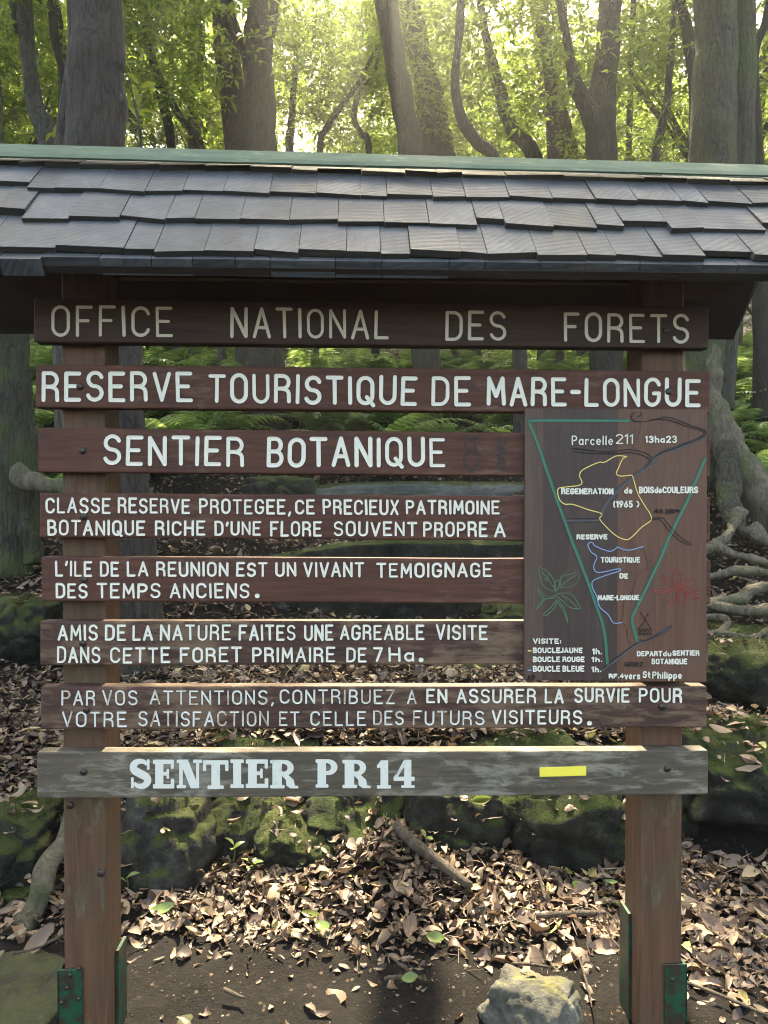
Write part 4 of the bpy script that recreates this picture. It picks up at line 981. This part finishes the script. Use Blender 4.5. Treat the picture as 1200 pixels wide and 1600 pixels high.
# ------------------------------------------------------------------ trees
def leaf_tris(n_cl, spread, ros, per, Ls, flat=1.0, seed=0, cl_r=.55, droop=.25):
    """crown: clumps of leaf rosettes, with the twigs that carry them"""
    r = np.random.default_rng(seed)
    C = r.normal(0, 1, (n_cl, 3)); C /= np.linalg.norm(C, axis=1)[:, None]; C *= (r.random(n_cl) ** .45)[:, None]; C *= np.array(spread)[None]
    c = np.repeat(C, ros, 0); k = len(c)
    d = r.normal(0, 1, (k, 3)); d /= np.linalg.norm(d, axis=1)[:, None]
    c = c + d * (r.random(k) ** .5)[:, None] * cl_r * r.uniform(.6, 1.4, (n_cl,)).repeat(ros)[:, None] * np.array([1, 1, .62])[None]
    P = np.repeat(c, per, 0); n = len(P)
    yaw = (np.tile(np.arange(per) * 2 * np.pi / per, k) + np.repeat(r.uniform(0, 6.28, k), per) + r.normal(0, .25, n))
    pit = r.normal(.12, .4, n); L_ = Ls * r.uniform(.6, 1.25, n); W_ = L_ * r.uniform(.26, .36, n)
    ax = np.stack([np.cos(yaw) * np.cos(pit), np.sin(yaw) * np.cos(pit), np.sin(pit)], 1)
    sd = np.stack([-np.sin(yaw), np.cos(yaw), np.zeros(n)], 1) ; rl = r.normal(0, .5, n)
    up = np.cross(ax, sd); sd2 = sd * np.cos(rl)[:, None] + up * np.sin(rl)[:, None]; up2 = np.cross(ax, sd2)
    b = P + ax * .01; Mi = P + ax * (L_ * .55)[:, None]
    Lf = Mi + sd2 * (W_ / 2)[:, None] + up2 * (W_ * .15)[:, None]; Rt = Mi - sd2 * (W_ / 2)[:, None] + up2 * (W_ * .15)[:, None]
    T = P + ax * L_[:, None] - np.array([0, 0, 1])[None] * (L_ * droop)[:, None]
    V = np.stack([b, Rt, T, Lf, Mi], 1).reshape(-1, 3)
    f = np.array([[0, 1, 4], [1, 2, 4], [2, 3, 4], [3, 0, 4]])
    Fc = (f[None] + (np.arange(n) * 5)[:, None, None]).reshape(-1, 3)
    return V, Fc, C
CR = []; LIMB = []
for i, (ncl, sp, ros, Ls, clr) in enumerate([(30, (2.0, 2.0, 1.7), 50, .115, .62), (32, (2.3, 2.3, 1.9), 48, .105, .62), (26, (1.7, 1.7, 2.2), 52, .11, .58), (30, (2.4, 2.4, 1.4), 50, .12, .62), (24, (1.5, 1.5, 1.6), 54, .1, .55)]):
    V, Fc, C = leaf_tris(ncl, sp, ros, 6, Ls, seed=20 + i, cl_r=clr)
    me = mk_mesh('crown', V, Fc); me.materials.append(M['leaf']); CR.append(me)
    mb = MB()
    for c_ in C:
        c_ = Vector(c_); base = Vector((0, 0, -sp[2] * 1.0))
        mid = base.lerp(c_, .55) + Vector((random.gauss(0, .15), random.gauss(0, .15), random.gauss(.0, .15)))
        tube(mb, [base, mid, c_], [.045, .025, .008], 6, 4, .2, 3)
    LIMB.append(mk_mesh('branches', mb.V, mb.F)); LIMB[-1].materials.append(M['bark_dark']); LIMB[-1].polygons.foreach_set('use_smooth', [True] * len(LIMB[-1].polygons))
def add_crown(root, p, var, sc, rz, mat=None, limbs=True):
    o = link('crown', CR[var], None, root, p); o.scale = (sc,) * 3; o.rotation_euler = (0, 0, rz)
    if limbs:
        b = link('branches', LIMB[var], None, root, p); b.scale = (sc,) * 3; b.rotation_euler = (0, 0, rz)
def pxtree(pts, D, mat, label, name='tree', crowns=(), forks=(), roots=(), flute=.05, rough=.2, sides=28, lean=0.0, lichen=None):
    """a trunk traced at its own distance; pts (px, py, width px[, depth shift])"""
    P = [at(p[0], p[1], D + (p[3] if len(p) > 3 else 0)) for p in pts]; Rr = [p[2] / 2 * (D + (p[3] if len(p) > 3 else 0)) / F for p in pts]
    foot = min(P, key=lambda v: v.z)
    root = empty(name, foot, label, 'tree'); mb = MB()
    tube(mb, P, Rr, sides, 7, rough, 3.2, flute, pts[0][0] * .1); mb.build('trunk', mat, root, smooth=True)
    for fk in forks:
        mb = MB(); tube(mb, [at(p[0], p[1], D + (p[3] if len(p) > 3 else 0)) for p in fk], [p[2] / 2 * D / F for p in fk], 12, 6, .15, 4, 0, fk[0][0] * .1); mb.build('limb', mat, root, smooth=True)
    for rt, rm in roots:
        Q_ = spline([Vector((*at(p[0], p[1], p[3]), p[2] / 2 * p[3] / F)) for p in rt], 5); sd_ = rt[0][0] * .1 + rt[0][1]; P2 = []; R2 = []
        for q in Q_:
            p3 = Vector(q[:3]); nv = Vector([mnoise.noise(p3 * 5 + Vector((sd_, k_ * 9, 0))) for k_ in range(3)]); r_ = q[3]
            P2.append(p3 + nv * min(.03, r_ * .75) - EZ * r_ * .2); R2.append(r_ * (.84 if r_ < .065 else 1.0) * (1 + (.38 if r_ < .065 else .2) * mnoise.noise(p3 * 8 + Vector((0, sd_, 3)))))
        mb = MB(); big = rt[0][2] >= 40 or rt[len(rt) // 2][2] > 30; tube(mb, P2, R2, 16, 3, .2 if big else .42, 11, .06, sd_, .85); mb.build('root', rm, root, smooth=True)
    for (px, py, dD, var, sc) in crowns:
        add_crown(root, at(px, py, D + dD), var, sc, random.uniform(0, 6.28), None, py < -380 and name == 'tree')
    return root
BD, BG, BB, BM = M['bark_dark'], M['bark_grey'], M['bark_brown'], M['bark_moss']
RT = M['root']
pxtree([(10, -420, 18), (32, -100, 22), (38, 0, 24), (46, 100, 22), (56, 170, 27), (78, 228, 34), (100, 420, 40), (112, 760, 48)], 7.0, BG, 'slim mottled grey tree curving above the roof at far left', crowns=((0, -700, 0, 2, 1.0), (150, -560, 1, 4, .9)),
       forks=([(27, 50, 9), (20, 10, 8), (12, -80, 6)],))
t_big = pxtree([(140, -520, 60), (150, -180, 70), (150, 0, 74), (153, 80, 78), (150, 160, 80), (146, 226, 86), (160, 380, 84), (176, 545, 82), (190, 760, 84), (208, 960, 88), (214, 1060, 108), (214, 1110, 130)], 4.2, BB,
       'thick brown knobbly tree trunk standing behind the left post', crowns=((120, -900, .3, 0, 1.0), (260, -1100, 1, 3, 1.0)), flute=.04, rough=.22, sides=26,
       forks=([(112, -60, 22, .05), (118, 60, 24, .05), (112, 150, 30, .05), (106, 235, 36, .06), (122, 420, 40, .05), (160, 700, 30, 0)],),
       roots=(([(210, 1085, 44, 4.12), (235, 1130, 36, 3.95), (275, 1150, 26, 3.8), (330, 1168, 20, 3.7), (390, 1178, 14, 3.65)], RT), ([(205, 1090, 40, 4.1), (200, 1140, 38, 3.9), (185, 1175, 32, 3.75), (150, 1215, 30, 3.6)], M['bark_moss']),
              ([(160, 1180, 26, 3.3), (118, 1240, 30, 3.05), (100, 1300, 32, 2.85), (72, 1360, 40, 2.7), (38, 1425, 44, 2.6), (0, 1475, 44, 2.54), (-40, 1530, 38, 2.45)], RT),
              ([(70, 1185, 26, 3.4), (40, 1220, 40, 3.2), (5, 1255, 44, 3.1), (-50, 1290, 40, 3.0)], M['bark_moss'])))
pxtree([(420, -420, 56), (414, -150, 58), (411, 0, 54), (405, 70, 46), (404, 120, 46), (408, 225, 50), (412, 400, 52), (416, 560, 54), (418, 720, 60)], 8.0, BD, 'straight dark tree trunk above the N of NATIONAL', crowns=((150, -640, 1, 1, 1.0), (230, -420, 2.5, 3, .8)),
       forks=([(388, 130, 10, -.1), (378, 70, 12, -.12), (362, 20, 12, -.12), (350, -60, 12, -.1)],))
pxtree([(320, -300, 28), (332, -60, 32), (345, 0, 34), (358, 110, 37), (372, 232, 42), (385, 420, 44), (394, 600, 46), (398, 700, 50)], 8.7, BB, 'leaning brown trunk just left of the straight dark one', crowns=((250, -460, 1, 0, 1.1),))
pxtree([(312, -260, 14), (310, -40, 19), (309, 120, 20), (307, 235, 19), (306, 480, 20), (304, 640, 22)], 11.0, BG, 'thin pale straight trunk above the C of OFFICE', crowns=((310, -320, 0, 4, 1.2),), forks=([(299, 240, 9), (297, 100, 9), (300, -40, 8)],))
pxtree([(575, -420, 30), (586, -120, 32), (602, 0, 34), (618, 100, 34), (632, 180, 36), (641, 240, 38), (655, 430, 42), (664, 560, 44), (668, 720, 48)], 8.2, BD, 'dark leaning trunk in the sun glare at the centre', crowns=((300, -330, 5.5, 4, 1.0),))
pxtree([(610, -220, 26), (640, 0, 32), (656, 80, 36), (676, 160, 38), (692, 240, 40), (720, 480, 42), (740, 640, 46)], 10.0, BB, 'hazy leaning trunk just right of the central dark one', crowns=((1020, -260, 3.5, 2, .9),))
pxtree([(730, -260, 11), (722, -60, 12), (719, 40, 13), (712, 110, 13), (713, 150, 14), (724, 190, 16), (745, 222, 17), (772, 246, 18), (800, 330, 20), (812, 560, 22), (815, 760, 24)], 6.6, BD, 'thin dark curved stem above the D of DES', crowns=((760, -330, 3.0, 4, .6),))
pxtree([(822, -200, 22), (832, -40, 25), (846, 40, 26), (854, 120, 30), (872, 190, 34), (888, 244, 34), (900, 460, 38), (905, 640, 42)], 11.0, BB, 'slanting brown trunk above the gap between DES and FORETS', crowns=((980, -330, 1, 1, 1.0),), forks=([(880, 230, 22), (850, 150, 16), (852, 100, 14), (878, 40, 14), (880, -60, 12)],))
pxtree([(738, -260, 6), (742, -120, 8), (748, -20, 10), (760, 60, 13), (778, 130, 18), (800, 200, 22), (835, 250, 24), (850, 400, 26), (856, 650, 28)], 9.5, BB, 'short crooked trunk right of the thin curved stem', crowns=((750, 0, .5, 4, .8),))
pxtree([(962, -330, 34), (957, -60, 36), (951, 40, 34), (945, 120, 38), (938, 175, 46), (940, 245, 46), (944, 420, 50), (948, 560, 52), (950, 720, 58)], 8.0, BD, 'forked dark tree above the O of FORETS', crowns=((1090, -560, 1, 0, 1.1), (1000, -420, 2, 1, .9)),
       forks=([(932, 205, 30, -.05), (915, 165, 28, -.1), (900, 135, 24, -.12), (893, 105, 16, -.15), (884, 50, 13, -.2), (872, -20, 10, -.25), (866, -140, 7, -.3)],))
pxtree([(1062, -160, 8), (1052, 30, 9), (1046, 110, 11), (1042, 160, 11), (1030, 215, 14), (1024, 260, 15), (1020, 480, 18), (1018, 660, 20)], 9.0, BG, 'thin grey crooked tree left of the big right trunk', crowns=((1060, -260, .5, 4, .9),), forks=([(1036, 190, 8), (1012, 160, 7), (985, 110, 6), (990, 40, 5)],))
pxtree([(1150, -520, 62), (1124, -180, 60), (1120, 0, 62), (1118, 120, 64), (1114, 250, 70), (1108, 400, 66), (1098, 560, 62), (1092, 680, 70), (1096, 770, 100)], 5.3, BM,
       'massive mossy twin trunk at the right edge with buttress roots', crowns=((1140, -1000, .6, 3, 1.1), (1000, -900, 2, 1, .9)), flute=.07, rough=.16, sides=28,
       forks=([(1166, -330, 34, .06), (1160, -100, 40, .06), (1159, 60, 42, .06), (1156, 200, 44, .06), (1148, 330, 50, .06), (1132, 480, 54, .04), (1118, 640, 50, .02)],),
       roots=(([(1096, 440, 40, 5.27), (1104, 540, 42, 5.24), (1112, 610, 42, 5.18), (1130, 672, 46, 5.1), (1156, 726, 52, 5.0), (1198, 782, 58, 4.9), (1260, 850, 56, 4.75)], RT),
              ([(1140, 690, 30, 5.05), (1138, 755, 36, 4.9), (1148, 800, 34, 4.75), (1160, 838, 26, 4.6)], M['bark_moss']),
              ([(1158, 800, 30, 4.72), (1140, 828, 22, 4.6), (1118, 850, 22, 4.5), (1090, 870, 18, 4.4)], RT),
              ([(1116, 852, 24, 4.52), (1145, 868, 22, 4.5), (1172, 874, 18, 4.45), (1215, 882, 18, 4.4)], RT),
              ([(1170, 820, 30, 4.7), (1200, 845, 28, 4.6), (1240, 860, 26, 4.5)], RT),
              ([(1060, 902, 14, 4.4), (1110, 900, 17, 4.36), (1150, 890, 17, 4.34), (1210, 895, 18, 4.3)], RT),
              ([(1222, 905, 24, 4.25), (1180, 918, 26, 4.2), (1155, 934, 24, 4.15), (1105, 940, 20, 4.1), (1040, 940, 14, 4.1)], RT),
              ([(1100, 942, 22, 4.12), (1150, 946, 26, 4.08), (1220, 950, 28, 4.05)], RT),
              ([(1090, 966, 12, 4.0), (1120, 962, 14, 3.98), (1134, 972, 14, 3.95), (1115, 992, 14, 3.9), (1085, 1000, 12, 3.88)], RT),
              ([(1090, 985, 12, 3.92), (1140, 990, 13, 3.9), (1180, 996, 15, 3.86), (1215, 975, 15, 3.86)], RT)))
pxtree([(-40, -200, 40), (-20, 200, 46), (2, 420, 54), (10, 520, 58), (16, 620, 60), (24, 720, 66), (26, 800, 64), (24, 900, 84)], 5.0, BM, 'mossy grey tree at left edge with a low root arm', crowns=((-120, -500, .5, 1, 1.0),), flute=.05,
       roots=(([(8, 700, 40, 5.0), (34, 738, 36, 4.9), (66, 754, 30, 4.82), (100, 762, 26, 4.75), (140, 775, 20, 4.7)], RT), ([(36, 760, 30, 4.95), (44, 830, 26, 4.9), (50, 880, 24, 4.85)], M['bark_moss'])))
# unseen leafy limb added to the thin curved stem to shade the roof
def roof_shade_limb():
    root = next(o for o in bpy.data.objects if o.get('label', '').startswith('thin dark curved stem'))
    V, Fc, C = leaf_tris(26, (1.7, .3, .12), 30, 6, .13, seed=91, cl_r=.26)
    c0 = Vector((-.15, 1.9, 2.36)) + sdir * 9.0
    o = build('crown', V + np.array(c0)[None], Fc, M['leaf'], root)  # leaves added out of view to keep sun off the shingles
    mb = MB(); a_ = at(730, -260, 6.6)
    tube(mb, [a_, a_.lerp(c0, .5) + Vector((.2, 0, .3)), c0 + Vector((1.2, .1, 0)), c0 + Vector((-1.6, 0, .02))], [.035, .03, .02, .006], 7, 5); mb.build('limb', BD, root, smooth=True)
roof_shade_limb()
# slim stems seen in the middle of the picture
SL = [([(590, 70, 5), (560, 130, 7), (530, 170, 9), (508, 205, 10), (500, 245, 11), (496, 520, 14), (494, 700, 16)], 9.4, BD, 'slender bent stem above the A of NATIONAL'),
      ([(600, 60, 5), (585, 110, 6), (560, 150, 8), (553, 185, 9), (565, 210, 10), (577, 240, 10), (585, 480, 13), (588, 660, 15)], 10.5, BD, 'slender wavy stem above the last A of NATIONAL'),
      ([(468, 20, 6), (460, 120, 9), (455, 200, 12), (452, 240, 14), (450, 520, 16), (448, 700, 18)], 11.5, BB, 'dim upright trunk right of the straight dark tree'),
      ([(205, 20, 8), (228, 75, 9), (246, 110, 10), (262, 150, 12), (290, 195, 11), (316, 236, 12), (340, 420, 14), (350, 680, 16)], 9.2, BG, 'pale slanting branchy stem right of the thick brown trunk'),
      ([(262, -60, 10), (236, 20, 11), (228, 55, 13), (240, 100, 14), (254, 160, 14), (268, 240, 15), (276, 500, 18), (280, 690, 20)], 10.0, BB, 'crooked stem above the second F of OFFICE'),
      ([(70, -80, 12), (80, 0, 13), (86, 60, 12), (96, 120, 10), (94, 230, 9), (96, 420, 10), (98, 700, 12)], 8.0, BB, 'thin sapling stem close left of the thick brown trunk'),
      ([(990, 0, 9), (986, 100, 9), (984, 180, 10), (982, 250, 10), (980, 540, 12), (978, 680, 14)], 10.5, BG, 'thin straight stem right of the forked dark tree'),
      ([(1062, 0, 16), (1076, 60, 18), (1084, 130, 18), (1090, 250, 20), (1090, 500, 20), (1090, 700, 22)], 8.4, BD, 'dark stem half hidden left of the massive right trunk'),
      ([(1215, -60, 14), (1198, 30, 14), (1186, 60, 13), (1178, 110, 12), (1186, 240, 14), (1190, 500, 26), (1195, 720, 30)], 7.4, BD, 'dark bent branchy stem at the top right corner'),
      ([(1155, 380, 15), (1152, 500, 16), (1151, 560, 18), (1150, 700, 20)], 12.0, BG, 'pale mossy trunk visible right of the roof eave')]
for (pts, D, mt, lab) in SL:
    pxtree(pts, D, mt, lab, name='slim_tree', crowns=((pts[0][0], pts[0][1] - 60, .3, random.randrange(5), .62),), sides=10, flute=0)
# young big-leaved sapling beside the thick trunk
sp = empty('sapling', at(215, 300, 5.2), 'sapling with large yellow green leaves right of the thick brown trunk', 'sapling'); mb = MB()
tube(mb, [at(232, 420, 5.2), at(222, 240, 5.2), at(212, 170, 5.2), at(198, 110, 5.2)], [.012, .01, .007, .003], 7, 5); tube(mb, [at(222, 240, 5.2), at(205, 195, 5.15), at(193, 165, 5.1)], [.007, .005, .003], 6, 4); mb.build('stem', BG, sp)
for (px, py, yaw, tl) in ((200, 105, .6, -.9), (207, 122, .2, -.6), (232, 133, -.2, .1), (243, 142, -.3, -.5), (201, 158, 2.2, -.9), (206, 172, .4, -.9), (228, 174, .1, .15), (240, 178, 0, -.3), (203, 188, .6, -.2), (197, 200, 2.5, -.4), (226, 200, -.3, -.7), (240, 212, -.4, -.8), (212, 150, 1.2, -1.0), (86, 205, 2.3, -.7), (77, 213, 2.7, -.5)):
    c_ = at(px, py, 5.2 + random.uniform(-.08, .08)); Lc = random.uniform(.08, .125)
    V, Fc = leaf_cloud(np.array([[c_.x, c_.y, c_.z]]), np.array([tl]), np.array([Lc]), np.array([Lc * .36]), np.array([-.15]), np.array([.2]), np.array([yaw]), np.array([random.uniform(-.6, .6)]), 7)
    build('leaf', V, Fc, M['leaf_yellow'], sp, smooth=True)

# background forest
LM = [('O of OFFICE', 95), ('first F of OFFICE', 140), ('C of OFFICE', 225), ('E of OFFICE', 258), ('space between OFFICE and NATIONAL', 315), ('N of NATIONAL', 375), ('T of NATIONAL', 440), ('I of NATIONAL', 470), ('second N of NATIONAL', 530), ('last A of NATIONAL', 560), ('L of NATIONAL', 598), ('space between NATIONAL and DES', 650), ('D of DES', 708), ('E of DES', 742), ('S of DES', 780), ('space between DES and FORETS', 835), ('F of FORETS', 893), ('O of FORETS', 930), ('R of FORETS', 963), ('E of FORETS', 1000), ('T of FORETS', 1030), ('S of FORETS', 1065), ('right end of the roof', 1160), ('left end of the roof', 20)]
def landmark(px): return min(LM, key=lambda a: abs(a[1] - px))[0]
TR = []
for i in range(5):
    mb = MB(); hh = 7.0; P = [Vector((0, 0, -.5))]; dx = Vector((random.gauss(0, .06), random.gauss(0, .06), 0))
    for k in range(1, 6): P.append(Vector((P[-1].x + dx.x * k + random.gauss(0, .14), P[-1].y + random.gauss(0, .14), hh * k / 5)))
    tube(mb, P, [.12, .1, .09, .08, .065, .04], 10, 5, .15, 3, .04, i * 3.3); me = mk_mesh('trunk', mb.V, mb.F); me.polygons.foreach_set('use_smooth', [True] * len(me.polygons)); me.materials.append((BD, BG, BB, BG, BB)[i]); TR.append((me, P[-1].copy(), P[3].copy()))
rb = random.Random(41); placed = []
ADJ = ['slim', 'crooked', 'leafy', 'tall', 'dim', 'pale barked']
used_lab = set()
for k in range(120):
    if len(placed) >= 36: break
    D = rb.choice([rb.uniform(9, 14), rb.uniform(13, 20), rb.uniform(18, 30)]); x = rb.uniform(-.62, .62) * D
    if any((x - a) ** 2 + (D - b) ** 2 < (1.0 + D * .03) ** 2 for a, b in placed): continue
    placed.append((x, D)); v = rb.randrange(5); sc = rb.uniform(.85, 1.35); z = Hs(x, D); px = 600 + x / D * F
    dist = 'near' if D < 13 else ('mid' if D < 19 else 'far'); dist_t = {'near': 'just behind the front trunks', 'mid': 'half way into the forest', 'far': 'deep in the forest'}[dist]
    lab = None
    for ad in ADJ[k % 6:] + ADJ[:k % 6]:
        c_ = f'{ad} background tree {dist_t}, above the {landmark(px)}'
        if c_ not in used_lab: lab = c_; used_lab.add(c_); break
    rz = rb.uniform(0, 6.28); root = empty('forest_tree', (x, D, z), lab, 'tree', 'trees of the background forest')
    tw = link('trunk', TR[v][0], None, root, (x, D, z)); tw.scale = (sc * rb.uniform(.7, 1.2),) * 2 + (sc,); tw.rotation_euler = (0, 0, rz)
    top = Matrix.Rotation(rz, 3, 'Z') @ (TR[v][1] * sc); midp = Matrix.Rotation(rz, 3, 'Z') @ (TR[v][2] * sc)
    vc = rb.randrange(5)
    if k % 6 == 0: add_crown(root, Vector((x, D, z)) + top, vc, sc * rb.uniform(.95, 1.25), rb.uniform(0, 6.28))
    if k % 4 == 3 and D < 14: continue
    vc = rb.randrange(5); cr_ = link('crown', CR[vc], None, root, Vector((x + rb.gauss(0, .9), D + rb.gauss(0, .9), z)) + midp); cr_.scale = (sc * 1.15, sc * 1.15, sc); cr_.rotation_euler = (0, 0, rb.uniform(0, 6.28))
# undergrowth shrubs
rs = random.Random(5); sh_used = set()
for k in range(27):
    D = rs.uniform(11, 24); x = rs.uniform(-.62, .62) * D; z = Hs(x, D); px = 600 + x / D * F; v = rs.randrange(5); sc = rs.uniform(.7, 1.1)
    dt = 'near' if D < 15 else ('farther' if D < 20 else 'distant')
    lab = None
    for ad in ('dense', 'loose', 'bushy', 'spreading', 'low'):
        c_ = f'{ad} {dt} green shrub in the undergrowth behind the {landmark(px)}'
        if c_ not in sh_used: lab = c_; sh_used.add(c_); break
    root = empty('shrub', (x, D, z), lab or f'one more {dt} shrub behind the {landmark(px)}', 'shrub', 'shrubs of the forest undergrowth')
    add_crown(root, Vector((x, D, z + rs.uniform(.9, 4.2) * sc)), v, sc, rs.uniform(0, 6.28))
# the forest goes on to both sides of the picture
ro = random.Random(19)
for k in range(14):
    side = -1 if k % 2 else 1; D = 7 + k * 1.15 + ro.uniform(-.5, .5); x = side * D * ro.uniform(.64, .95); z = Hs(x, D); v = ro.randrange(5); sc = ro.uniform(.9, 1.3); rz = ro.uniform(0, 6.28)
    root = empty('forest_tree', (x, D, z), f"background forest tree standing well beyond the {'left' if side < 0 else 'right'} end of the sign roof", 'tree', 'trees of the background forest')
    tw = link('trunk', TR[v][0], None, root, (x, D, z)); tw.scale = (sc, sc, sc); tw.rotation_euler = (0, 0, rz)
    add_crown(root, Vector((x, D, z)) + Matrix.Rotation(rz, 3, 'Z') @ (TR[v][1] * sc), ro.randrange(5), sc * 1.1, ro.uniform(0, 6.28))
    cr_ = link('crown', CR[ro.randrange(5)], None, root, Vector((x, D, z + 3.6))); cr_.scale = (sc,) * 3; cr_.rotation_euler = (0, 0, ro.uniform(0, 6.28))
# distant wood closing the view: one mass
mbV, mbF, off = [], [], 0
for k in range(60):
    an = rs.uniform(-.75, .75) if k < 40 else rs.choice((-1, 1)) * rs.uniform(.6, .95); D = rs.uniform(27, 42); x = math.tan(an) * D; z = Hs(x, D)
    V, Fc, C = None, None, None
    me = CR[rs.randrange(5)]
    co = np.empty(len(me.vertices) * 3, np.float32); me.vertices.foreach_get('co', co); co = co.reshape(-1, 5, 3)
    sel = rng.random(len(co)) < .24; co = co[sel]; cen = co.mean(1, keepdims=True); co = cen + (co - cen) * 2.2
    s_ = rs.uniform(1.2, 2.0); V = co.reshape(-1, 3) * s_ + np.array([x, D, z + rs.choice([1.5, 3.5, 6, 8.5, 11, 14])])
    n = len(co); f = np.array([[0, 1, 4], [1, 2, 4], [2, 3, 4], [3, 0, 4]]); mbV.append(V); mbF.append((f[None] + (np.arange(n) * 5)[:, None, None]).reshape(-1, 3) + off); off += len(V)
fw = build('distant_wood', np.concatenate(mbV), np.concatenate(mbF), M['leaf'], org=(0, 34, 6)); tag(fw, 'leafy wall of far trees closing the view between the trunks', 'wood', kind='stuff')

# ------------------------------------------------------------------ ferns
def frond_geo(mb, yaw, L, arch, W, rn):
    n = 20; P = []
    for i in range(n + 1):
        t = i / n; th = 1.15 - arch * t
        P.append((P[-1][0] + L / n * math.cos(th), P[-1][1] + L / n * math.sin(th)) if P else (0, 0))
    cy, sy = math.cos(yaw), math.sin(yaw)
    w3 = lambda r, z, s: Vector((r * cy - s * sy, r * sy + s * cy, z))
    for i in range(n):
        a, b = P[i], P[i + 1]; hw = .004 * (1 - i / n) + .0012
        mb.add([w3(a[0], a[1], -hw), w3(a[0], a[1], hw), w3(b[0], b[1], hw), w3(b[0], b[1], -hw)], [(0, 1, 2, 3)])
        if i < 2: continue
        t = i / n; pl = W * math.sin(math.pi * min(1, t * .85 + .17)) ** .8
        for s in (-1, 1):
            k = pl * rn.uniform(.85, 1.1); bw = L / n * .46; fx, fz = (b[0] - a[0]), (b[1] - a[1])
            base = (a[0], a[1]); m_ = (base[0] + fx * .35, base[1] + fz * .35 - .02 * k / W * .3); tp = (base[0] + fx * 1.1, base[1] + fz * 1.1 - k * .3)
            mb.add([w3(base[0] - fx * .45, base[1] - fz * .45, 0), w3(m_[0] - fx * .4, m_[1] - fz * .4, s * k * .5), w3(tp[0], tp[1], s * k), w3(m_[0] + fx * .45, m_[1] + fz * .45, s * k * .5), w3(base[0] + fx * .45, base[1] + fz * .45, 0)], [(0, 1, 2, 3, 4)])
FERN = []
for i in range(4):
    rn = random.Random(60 + i); fr_ = []
    for k in range(9):
        mb = MB(); frond_geo(mb, k * .698 + rn.uniform(-.2, .2), rn.uniform(.55, .85), rn.uniform(1.1, 1.9), rn.uniform(.11, .16), rn); fr_.append(mb)
    al = MB()
    for m_ in fr_: al.add(m_.V, m_.F)
    me = mk_mesh('fern', al.V, al.F); me.materials.append(M['fern']); FERN.append(me)
fr2 = random.Random(77); fl_used = {}
def fern(x, y, sc):
    z = Hs(x, y); o = link('fern', FERN[fr2.randrange(4)], None, None, (x, y, z)); o.scale = (sc,) * 3; o.rotation_euler = (fr2.gauss(0, .12), fr2.gauss(0, .12), fr2.uniform(0, 6.28))
    px = 600 + x / y * F; dt = 'near' if y < 8.5 else ('middle distance' if y < 12 else 'far')
    lab = f'green arching {dt} fern behind the sign, below the {landmark(px)}' if px < 1110 else f'green arching {dt} fern right of the map panel'
    fl_used[lab] = fl_used.get(lab, 0) + 1
    tag(o, lab, 'fern', 'ferns on the forest floor')
for k in range(250):
    y = fr2.choice([fr2.uniform(6.9, 8.6), fr2.uniform(7.8, 10), fr2.uniform(9.5, 14)]); x = fr2.uniform(-.58, .58) * y
    fern(x, y, fr2.uniform(.9, 1.5))
for k in range(16):
    y = fr2.uniform(5.9, 8.5); px = fr2.uniform(1150, 1290); fern((px - 600) / F * y, y, fr2.uniform(.8, 1.15))
for k in range(6):
    y = fr2.uniform(5.6, 7.5); px = fr2.uniform(55, 110); fern((px - 600) / F * y, y, fr2.uniform(.6, .9))

# ------------------------------------------------------------------ air
HAZE = .0058
if HAZE:
    mb = MB(); mb.add([(-75, -30, -2), (75, -30, -2), (75, 95, -2), (-75, 95, -2), (-75, -30, 32), (75, -30, 32), (75, 95, 32), (-75, 95, 32)], [(0, 3, 2, 1), (4, 5, 6, 7), (0, 1, 5, 4), (2, 3, 7, 6), (0, 4, 7, 3), (1, 2, 6, 5)])
    m = bpy.data.materials.new('haze'); m.use_nodes = True; t = m.node_tree; t.nodes.remove(t.nodes['Principled BSDF'])
    pv = t.nodes.new('ShaderNodeVolumePrincipled'); pv.inputs['Density'].default_value = HAZE; pv.inputs['Color'].default_value = (.9, .92, .93, 1); pv.inputs['Anisotropy'].default_value = .86
    t.links.new(pv.outputs[0], t.nodes['Material Output'].inputs['Volume'])
    hz = mb.build('haze', m, org=(0, 0, -2)); tag(hz, 'thin bright haze in the sunlit air of the forest', 'haze', kind='stuff')
